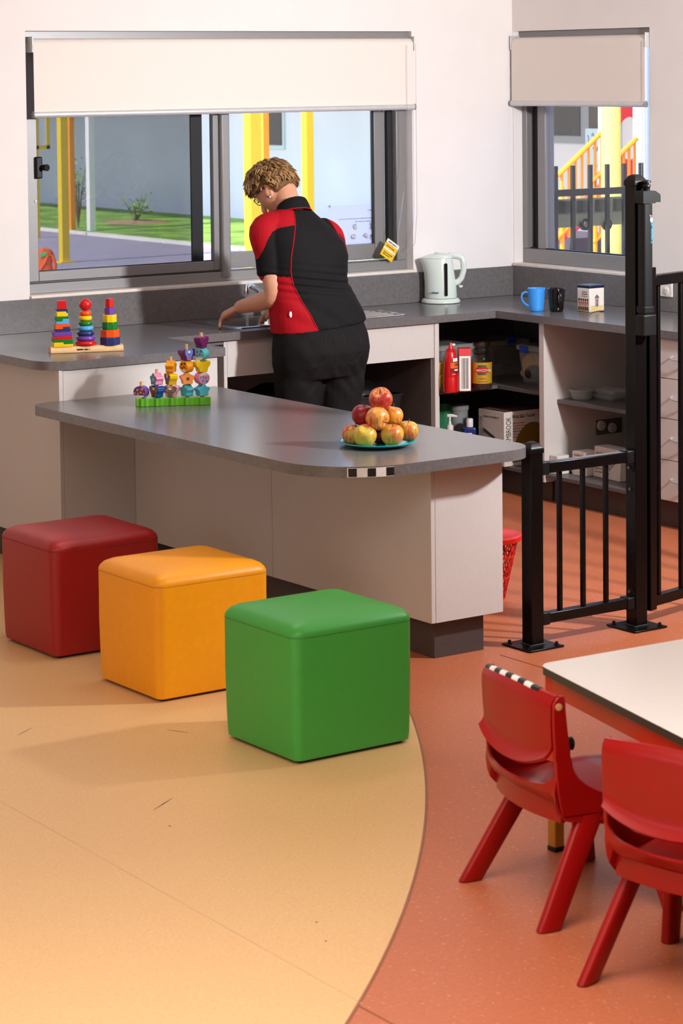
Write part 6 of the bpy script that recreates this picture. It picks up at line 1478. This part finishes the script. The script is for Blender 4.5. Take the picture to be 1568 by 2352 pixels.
# head frame: bowed forward, turned a little to the left
HC = Vector((-0.105, 0.205, 1.538))
HF = Vector((-0.34, 0.60, -0.70)).normalized()
HL = Vector((-HF.y, HF.x, 0)).normalized()              # to the person's left
HU = HF.cross(HL); HU = HU if HU.z > 0 else -HU
def hd(f, l, u): return HC + HF * f + HL * l + HU * u
mb = MB()
rings = []
for j in range(25):                                       # skull and face by height
    u = -0.115 + 0.23 * j / 24
    q = (u + 0.0) / 0.115
    base = math.sqrt(max(0.0, 1 - q * q))
    wl_ = 0.074 * base ** 0.85; ff_ = 0.093 * base ** 0.8; bb_ = 0.098 * base ** 0.8
    if u < -0.02:
        k = min(1, (-0.02 - u) / 0.09); wl_ *= 1 - 0.18 * k; bb_ *= 1 - 0.35 * k; ff_ = max(ff_, 0.078 - 0.01 * k) if u > -0.105 else ff_
    ring = []
    for i in range(30):
        a = 2 * PI * i / 30; f = (ff_ if math.cos(a) > 0 else bb_) * math.cos(a); l = wl_ * math.sin(a)
        ring.append(hd(f, l, u))
    rings.append(ring)
mb.loft(rings)
limb(mb, [hd(0.085, 0, 0.012), hd(0.105, 0, -0.018), hd(0.112, 0, -0.034)], [0.008, 0.012, 0.014], 10)      # nose
limb(mb, [hd(0.082, -0.02, -0.062), hd(0.09, 0, -0.062), hd(0.082, 0.02, -0.062)], [0.006, 0.008, 0.006], 8)  # lips
limb(mb, [hd(0.07, -0.045, 0.03), hd(0.088, 0, 0.032), hd(0.07, 0.045, 0.03)], [0.009, 0.010, 0.009], 8)     # brow
for s in (-1, 1):                                         # ears
    pts = [hd(-0.004 + 0.021 * math.cos(a), s * (0.078 + 0.004 * math.sin(a)), -0.012 + 0.032 * math.sin(a)) for a in [0.6 + 4.6 * i / 12 for i in range(13)]]
    mb.tube(pts, [0.0045] * 12 + [0.006], 8)
    mb.ball(hd(-0.004, s * 0.073, -0.014), (0.014, 0.016, 0.024), 12, 8)
# neck, trunk core, legs, arms
NB = Vector((-0.058, 0.085, 1.40))
limb(mb, [NB, Vector((-0.07, 0.115, 1.46)), hd(-0.035, 0, -0.04)], [0.054, 0.054, 0.056], 20)
trunk = [(0.80, 0.01, 0.0, 0.175, 0.115), (0.95, 0.0, 0.01, 0.185, 0.12), (1.12, -0.03, 0.03, 0.15, 0.10), (1.28, -0.03, 0.05, 0.165, 0.095), (1.36, -0.04, 0.065, 0.12, 0.06), (1.40, -0.055, 0.078, 0.06, 0.045)]
mb.loft([ell((x, y), hw, d, z) for z, x, y, hw, d in trunk])
for s in (-1, 1):
    limb(mb, [(0.01 + s * 0.095, 0.0, 0.84), (0.01 + s * 0.10, 0.01, 0.50), (0.01 + s * 0.10, -0.015, 0.28), (0.01 + s * 0.10, -0.02, 0.09)], [0.085, 0.058, 0.052, 0.036], 16)
    limb(mb, [(0.01 + s * 0.10, -0.045, 0.05), (0.01 + s * 0.105, 0.05, 0.045), (0.01 + s * 0.115, 0.15, 0.032)], [0.036, 0.038, 0.030], 14)
SL, EL, WR = Vector((-0.205, 0.065, 1.355)), Vector((-0.205, 0.01, 1.085)), Vector((-0.268, 0.245, 1.005))
limb(mb, [SL, Vector((-0.212, 0.035, 1.22)), EL, Vector((-0.222, 0.08, 1.045)), WR], [0.044, 0.048, 0.043, 0.044, 0.029], 18)
SRr, ER, WRr = Vector((0.105, 0.095, 1.315)), Vector((0.165, 0.13, 1.08)), Vector((0.0, 0.32, 1.0))
limb(mb, [SRr, Vector((0.14, 0.10, 1.21)), ER, Vector((0.10, 0.21, 1.04)), WRr], [0.042, 0.046, 0.042, 0.040, 0.028], 18)
def hand(W, d, palm, side):
    """W wrist, d pointing along the hand, palm = normal out of the palm, side towards the thumb"""
    d = d.normalized(); palm = palm.normalized(); side = (side - d * side.dot(d)).normalized()
    limb(mb, [W, W + d * 0.035, W + d * 0.075], [0.026, 0.033, 0.036], 14, flat=0.55, up=tuple(side))
    for k, (off, L_, cu) in enumerate(((0.028, 0.072, 0.55), (0.010, 0.080, 0.65), (-0.009, 0.074, 0.75), (-0.026, 0.058, 0.85))):
        p = W + d * 0.078 + side * off; seg = L_ / 3; q = d.copy(); ch_ = [p - d * 0.012, p]
        for j in range(3):
            q = (q + palm * cu * (0.55 + 0.25 * j)).normalized(); p = p + q * seg * (1.1 if j == 0 else 0.95); ch_.append(p)
        limb(mb, ch_, [0.0095, 0.0095, 0.0088, 0.008, 0.007], 10)
    p = W + d * 0.025 + side * 0.026
    limb(mb, [p, p + d * 0.025 + side * 0.018 + palm * 0.008, p + d * 0.05 + side * 0.018 + palm * 0.022, p + d * 0.068 + side * 0.008 + palm * 0.034], [0.014, 0.012, 0.0105, 0.0085], 10)
hand(WR, Vector((-0.50, 0.62, -0.42)), Vector((0.15, 0.05, -1)), Vector((0.7, 0.6, 0.15)))
hand(WRr, Vector((-0.7, 0.45, -0.35)), Vector((0.1, 0.1, -1)), Vector((-0.5, -0.7, 0.1)))
attach(remeshed(mb, 'body', SKIN, 0.0045, 3), 'body', pe_)

# shirt
mb = MB()
tor = [(0.925, 0.012, 0.005, 0.222, 0.158, -0.09), (0.94, 0.012, 0.005, 0.220, 0.157, 0.09), (1.0, 0.0, 0.008, 0.212, 0.150, 0.06), (1.06, -0.015, 0.015, 0.200, 0.142, 0.03), (1.12, -0.03, 0.022, 0.186, 0.132, 0), (1.17, -0.03, 0.03, 0.186, 0.130, 0), (1.24, -0.025, 0.042, 0.195, 0.132, 0), (1.31, -0.035, 0.052, 0.190, 0.124, -0.05), (1.37, -0.05, 0.062, 0.165, 0.108, -0.12), (1.41, -0.06, 0.070, 0.132, 0.090, -0.14), (1.435, -0.062, 0.075, 0.098, 0.078, -0.12), (1.45, -0.06, 0.080, 0.075, 0.068, -0.08)]
mb.loft([ell((x, y), hw, d, z, 40, (0.10 if i < 2 else 0.05 if i == 2 else t_)) for i, (z, x, y, hw, d, t_) in enumerate(tor)])
limb(mb, [SL + Vector((0.05, 0.0, 0.025)), SL + Vector((-0.012, 0, 0.0)), Vector((-0.208, 0.045, 1.26)), Vector((-0.204, 0.035, 1.175))], [0.070, 0.074, 0.066, 0.065], 22)
limb(mb, [SRr + Vector((-0.04, 0, 0.03)), SRr + Vector((0.01, 0, 0)), Vector((0.135, 0.10, 1.23)), Vector((0.15, 0.115, 1.16))], [0.068, 0.070, 0.064, 0.064], 22)
shm = remeshed(mb, 'shirt', [SHB, SHR], 0.004, 10)
XP = [(0.90, -0.045), (0.95, -0.075), (1.0, -0.098), (1.06, -0.128), (1.12, -0.152), (1.18, -0.158), (1.25, -0.152), (1.32, -0.135), (1.40, -0.112), (1.46, -0.10)]
def interp(T, z):
    for (a, va), (b, vb) in zip(T[:-1], T[1:]):
        if z <= b: return va + (vb - va) * max(0, (z - a)) / (b - a)
    return T[-1][1]
for v in shm.vertices:                                    # cloth folds
    x, y, z = v.co; k = math.exp(-((z - 1.13) / 0.06) ** 2)
    v.co.y += 0.004 * k * math.sin(z * 190 + x * 25) + 0.003 * math.sin(z * 60 + x * 40) * math.exp(-((z - 1.0) / 0.08) ** 2)
def is_red(x, y, z):
    xs = interp(XP, z)
    YK = [(-0.32, 1.13), (-0.285, 1.19), (-0.265, 1.26), (-0.24, 1.325), (-0.215, 1.36), (-0.18, 1.378), (-0.10, 1.39)]
    if z > 1.16:
        if x < -0.06: return x < xs and z > interp(YK, x)
        return x > 0.078 + (1.45 - z) * 0.45 and z > 1.385 - (x - 0.08) * 0.9
    return x < xs or x > 0.24
for p in shm.polygons:
    c = p.center
    p.material_index = 1 if is_red(c.x, c.y, c.z) else 0
so_ = attach(shm, 'shirt', pe_)
# piping along the back seams, lying on the cloth
from mathutils.bvhtree import BVHTree
bv = BVHTree.FromPolygons([v.co.copy() for v in shm.vertices], [list(p.vertices) for p in shm.polygons])
def on_back(x, z, sgn=-1):
    h = bv.ray_cast(Vector((x, sgn * 0.6, z)), Vector((0, -sgn, 0)))
    return h[0] + Vector((0, sgn * 0.0012, 0)) if h[0] else None
pp = [on_back(interp(XP, 0.935 + 0.52 * i / 40), 0.935 + 0.52 * i / 40) for i in range(41)]
pp = [p for p in pp if p]
mb = MB(); mb.tube(pp, 0.0026, 6); mb.build('piping', SHR, so_, local=True)
pr_ = [on_back(0.075 + (1.45 - z_) * 0.45, z_) for z_ in [1.45 - 0.2 * i / 16 for i in range(17)]]; pr_ = [p for p in pr_ if p]
mb = MB(); mb.tube(pr_, 0.0026, 6); mb.build('piping', SHR, so_, local=True)
# collar
def cring(r1, r2, z, dz, fwd): return [Vector((-0.066 + fwd * -0.12 + r1 * math.cos(a), 0.088 + fwd + r2 * math.sin(a), z + dz * math.sin(a))) for a in [2 * PI * i / 36 for i in range(36)]]
mb = MB(); mb.loft([cring(0.084, 0.076, 1.430, -0.030, 0), cring(0.078, 0.070, 1.452, -0.038, 0.006), cring(0.070, 0.064, 1.470, -0.042, 0.012), cring(0.064, 0.058, 1.466, -0.042, 0.012), cring(0.066, 0.058, 1.43, -0.03, 0)], cap=False); mb.build('collar', SHB, so_, local=True)
rg_ = cring(0.0855, 0.0775, 1.431, -0.030, 0); mb = MB(); mb.tube(rg_ + [rg_[0]], 0.0024, 6, cap=False); mb.build('collar_piping', SHR, so_, local=True)
# cloth tag on the side panel
tp_ = on_back(-0.17, 0.995)
if tp_: mb = MB(); mb.ball(tp_, (0.008, 0.003, 0.014), 12, 8); mb.build('side_tag', CARDW, so_, local=True)

# trousers
mb = MB()
hips = [(0.70, 0.01, -0.005, 0.205, 0.125), (0.76, 0.012, -0.012, 0.222, 0.150), (0.82, 0.014, -0.018, 0.226, 0.162), (0.88, 0.014, -0.012, 0.220, 0.155), (0.94, 0.012, 0.0, 0.208, 0.142), (0.97, 0.01, 0.002, 0.20, 0.138)]
mb.loft([ell((x, y), hw, d, z, 40, 0.03) for z, x, y, hw, d in hips])
for s in (-1, 1):
    mb.ball((0.012 + s * 0.10, -0.075, 0.825), (0.10, 0.088, 0.10), 20, 14)
    limb(mb, [(0.012 + s * 0.105, -0.005, 0.80), (0.012 + s * 0.105, 0.0, 0.66), (0.008 + s * 0.100, 0.012, 0.48), (0.005 + s * 0.10, -0.01, 0.26), (0.005 + s * 0.10, -0.02, 0.07)], [0.118, 0.110, 0.090, 0.082, 0.080], 22)
tm = remeshed(mb, 'trousers', TRO, 0.007, 4)
for v in tm.vertices:
    x, y, z = v.co; sx = x - 0.01
    k = math.exp(-((z - 0.70) / 0.07) ** 2)
    v.co.y += 0.005 * k * math.sin(z * 75 + abs(sx) * 95) * (0.4 + 0.6 * math.sin(x * 31 + 1) ** 2) + 0.0015 * math.sin(z * 47 + x * 61)
to_ = attach(tm, 'trousers', pe_)
bt = BVHTree.FromPolygons([v.co.copy() for v in tm.vertices], [list(p.vertices) for p in tm.polygons])
SEAM = M('trouser_seam', (27, 25, 26), 0.8)
def tb_(x, z):
    h = bt.ray_cast(Vector((x, -0.6, z)), Vector((0, 1, 0))); return h[0] + Vector((0, -0.0008, 0)) if h[0] else None
def seam(name, pts):
    q = [tb_(*p) for p in pts]; q = [p for p in q if p]
    if len(q) > 2: mb = MB(); mb.tube(q, 0.0012, 5); mb.build(name, SEAM, to_, local=True)
seam('centre_seam', [(0.012, 0.93 - 0.16 * i / 12) for i in range(13)])
for s in (-1, 1):
    seam('back_pocket', [(0.012 + s * a, z_) for a, z_ in ((0.045, 0.90), (0.045, 0.86), (0.045, 0.80), (0.06, 0.775), (0.085, 0.765), (0.11, 0.775), (0.13, 0.80), (0.135, 0.86), (0.135, 0.90))])
    mb = MB(); rings = []                                 # shoes
    for yy, w_, h_ in ((-0.085, 0.02, 0.03), (-0.07, 0.036, 0.06), (0.0, 0.04, 0.075), (0.08, 0.045, 0.065), (0.15, 0.042, 0.05), (0.185, 0.02, 0.03)):
        rings.append([Vector((0.01 + s * 0.11 + w_ * math.cos(a), yy, 0.003 + h_ * 0.5 * (1 + math.sin(a)))) for a in [2 * PI * i / 16 for i in range(16)]])
    mb.loft(rings); mb.build('shoe', BLKPL, pe_, local=True)

# hair: cap with curls
rnd = random.Random(3)
mb = MB(); rings = []
def hair_r(f, l, u):                                      # unit direction in head frame -> surface point
    rf = 0.112 if f > 0 else 0.108
    return hd(f * rf - 0.004, l * 0.092, u * 0.128 + 0.006)
def hairy(f, l, u):
    """is this direction covered with hair"""
    if f > 0.6 and u < 0.3: return False
    if f > 0.10 and u < 0.20: return False
    if f > -0.36 and u < 0.10: return False
    if u < -0.42: return False
    return True
NU, NV = 44, 30
vv, ff = [], []
for j in range(NV + 1):
    th = PI * j / NV
    for i in range(NU):
        a = 2 * PI * i / NU; f, l, u = math.sin(th) * math.cos(a), math.sin(th) * math.sin(a), math.cos(th)
        w_ = 1 + 0.03 * math.sin(7 * a + 3 * th) * math.sin(9 * th) + 0.02 * math.sin(15 * a)
        keep = hairy(f, l, u); p = hair_r(f * w_, l * w_, u * w_) if keep else hd(f * 0.085, l * 0.068, u * 0.105)
        vv.append(p)
for j in range(NV):
    for i in range(NU):
        k = (i + 1) % NU; ff.append((j * NU + i, j * NU + k, (j + 1) * NU + k, (j + 1) * NU + i))
mb.add(vv, ff); ha = mb.build('hair', HAIRM, pe_, local=True)
mbs = [MB(), MB()]
cnt = 0
while cnt < 760:
    th = math.acos(rnd.uniform(-0.66, 1)); a = rnd.uniform(0, 2 * PI)
    f, l, u = math.sin(th) * math.cos(a), math.sin(th) * math.sin(a), math.cos(th)
    if not hairy(f, l, u): continue
    cnt += 1
    p = hair_r(f * 0.97, l * 0.97, u * 0.97); nrm = (p - hd(0, 0, 0)).normalized()
    crown = hair_r(-0.35, 0, 0.93)
    d1 = (p - crown); d1 = d1 - nrm * d1.dot(nrm)
    d1 = d1.normalized() if d1.length > 1e-4 else HF
    side = nrm.cross(d1); d1 = (d1 + side * rnd.uniform(-0.4, 0.4)).normalized(); L_ = rnd.uniform(0.035, 0.07); wv = rnd.uniform(-0.010, 0.010); lift = rnd.uniform(0.002, 0.010)
    pts = [p, p + d1 * L_ * 0.35 + side * wv + nrm * lift, p + d1 * L_ * 0.7 - side * wv * 0.5 + nrm * lift * 1.1, p + d1 * L_ + side * wv * 0.6 + nrm * lift * 0.4]
    e_ = pts[-1] - hd(-0.004, 0, 0.006); ef, el, eu = e_.dot(HF) / 0.112, e_.dot(HL) / 0.092, e_.dot(HU) / 0.128; en = math.sqrt(ef * ef + el * el + eu * eu)
    if not hairy(ef / en, el / en, eu / en): cnt -= 1; continue
    mbs[cnt % 2].tube(pts, [0.0035, 0.005, 0.0042, 0.0008], 5, flat=1.5)
mbs[0].build('curls', HAIRM, ha, local=True); mbs[1].build('light_curls', HAIRL, ha, local=True)
# glasses and earring
GF = M('glasses_frame', (30, 34, 44), 0.3); gl_ = None
for s in (-1, 1):
    mb = MB(); ctr = hd(0.094, s * 0.033, 0.008)
    rim = [ctr + HL * (0.024 * math.cos(a)) + HU * (0.018 * math.sin(a)) + HF * (-0.006 * (math.cos(a) * s) ** 2) for a in [2 * PI * i / 24 for i in range(25)]]
    mb.tube(rim, 0.0018, 6, cap=False)
    if s == 1: mb.tube([hd(0.095, 0.010, 0.01), hd(0.1, 0, 0.012), hd(0.095, -0.010, 0.01)], 0.0018, 6)
    mb.tube([hd(0.09, s * 0.058, 0.012), hd(0.06, s * 0.077, 0.012), hd(0.0, s * 0.081, 0.010), hd(-0.014, s * 0.08, -0.01)], 0.002, 6)
    if gl_ is None: gl_ = mb.build('glasses', GF, pe_, local=True)
    else: mb.build('rim', GF, gl_, local=True)
    mb = MB(); mb.add([ctr + HL * (0.0235 * math.cos(a)) + HU * (0.0175 * math.sin(a)) for a in [2 * PI * i / 20 for i in range(20)]], [tuple(range(20))]); mb.build('lens', GLASS, gl_, local=True)
    mb = MB(); mb.ball(hd(-0.002, s * 0.083, -0.047), 0.0042, 10, 8); mb.build('earring', M('pearl', (240, 228, 212), 0.2), pe_, local=True)
    mb = MB(); mb.ball(hd(0.079, s * 0.032, 0.008), (0.011, 0.011, 0.008), 12, 8); ey = mb.build('eye', M('eye_white', (236, 230, 226), 0.2), pe_, local=True)
    mb = MB(); mb.ball(hd(0.0895, s * 0.032, 0.006), 0.0042, 10, 8); mb.build('iris', M('eye_iris', (70, 90, 110), 0.2), ey, local=True)
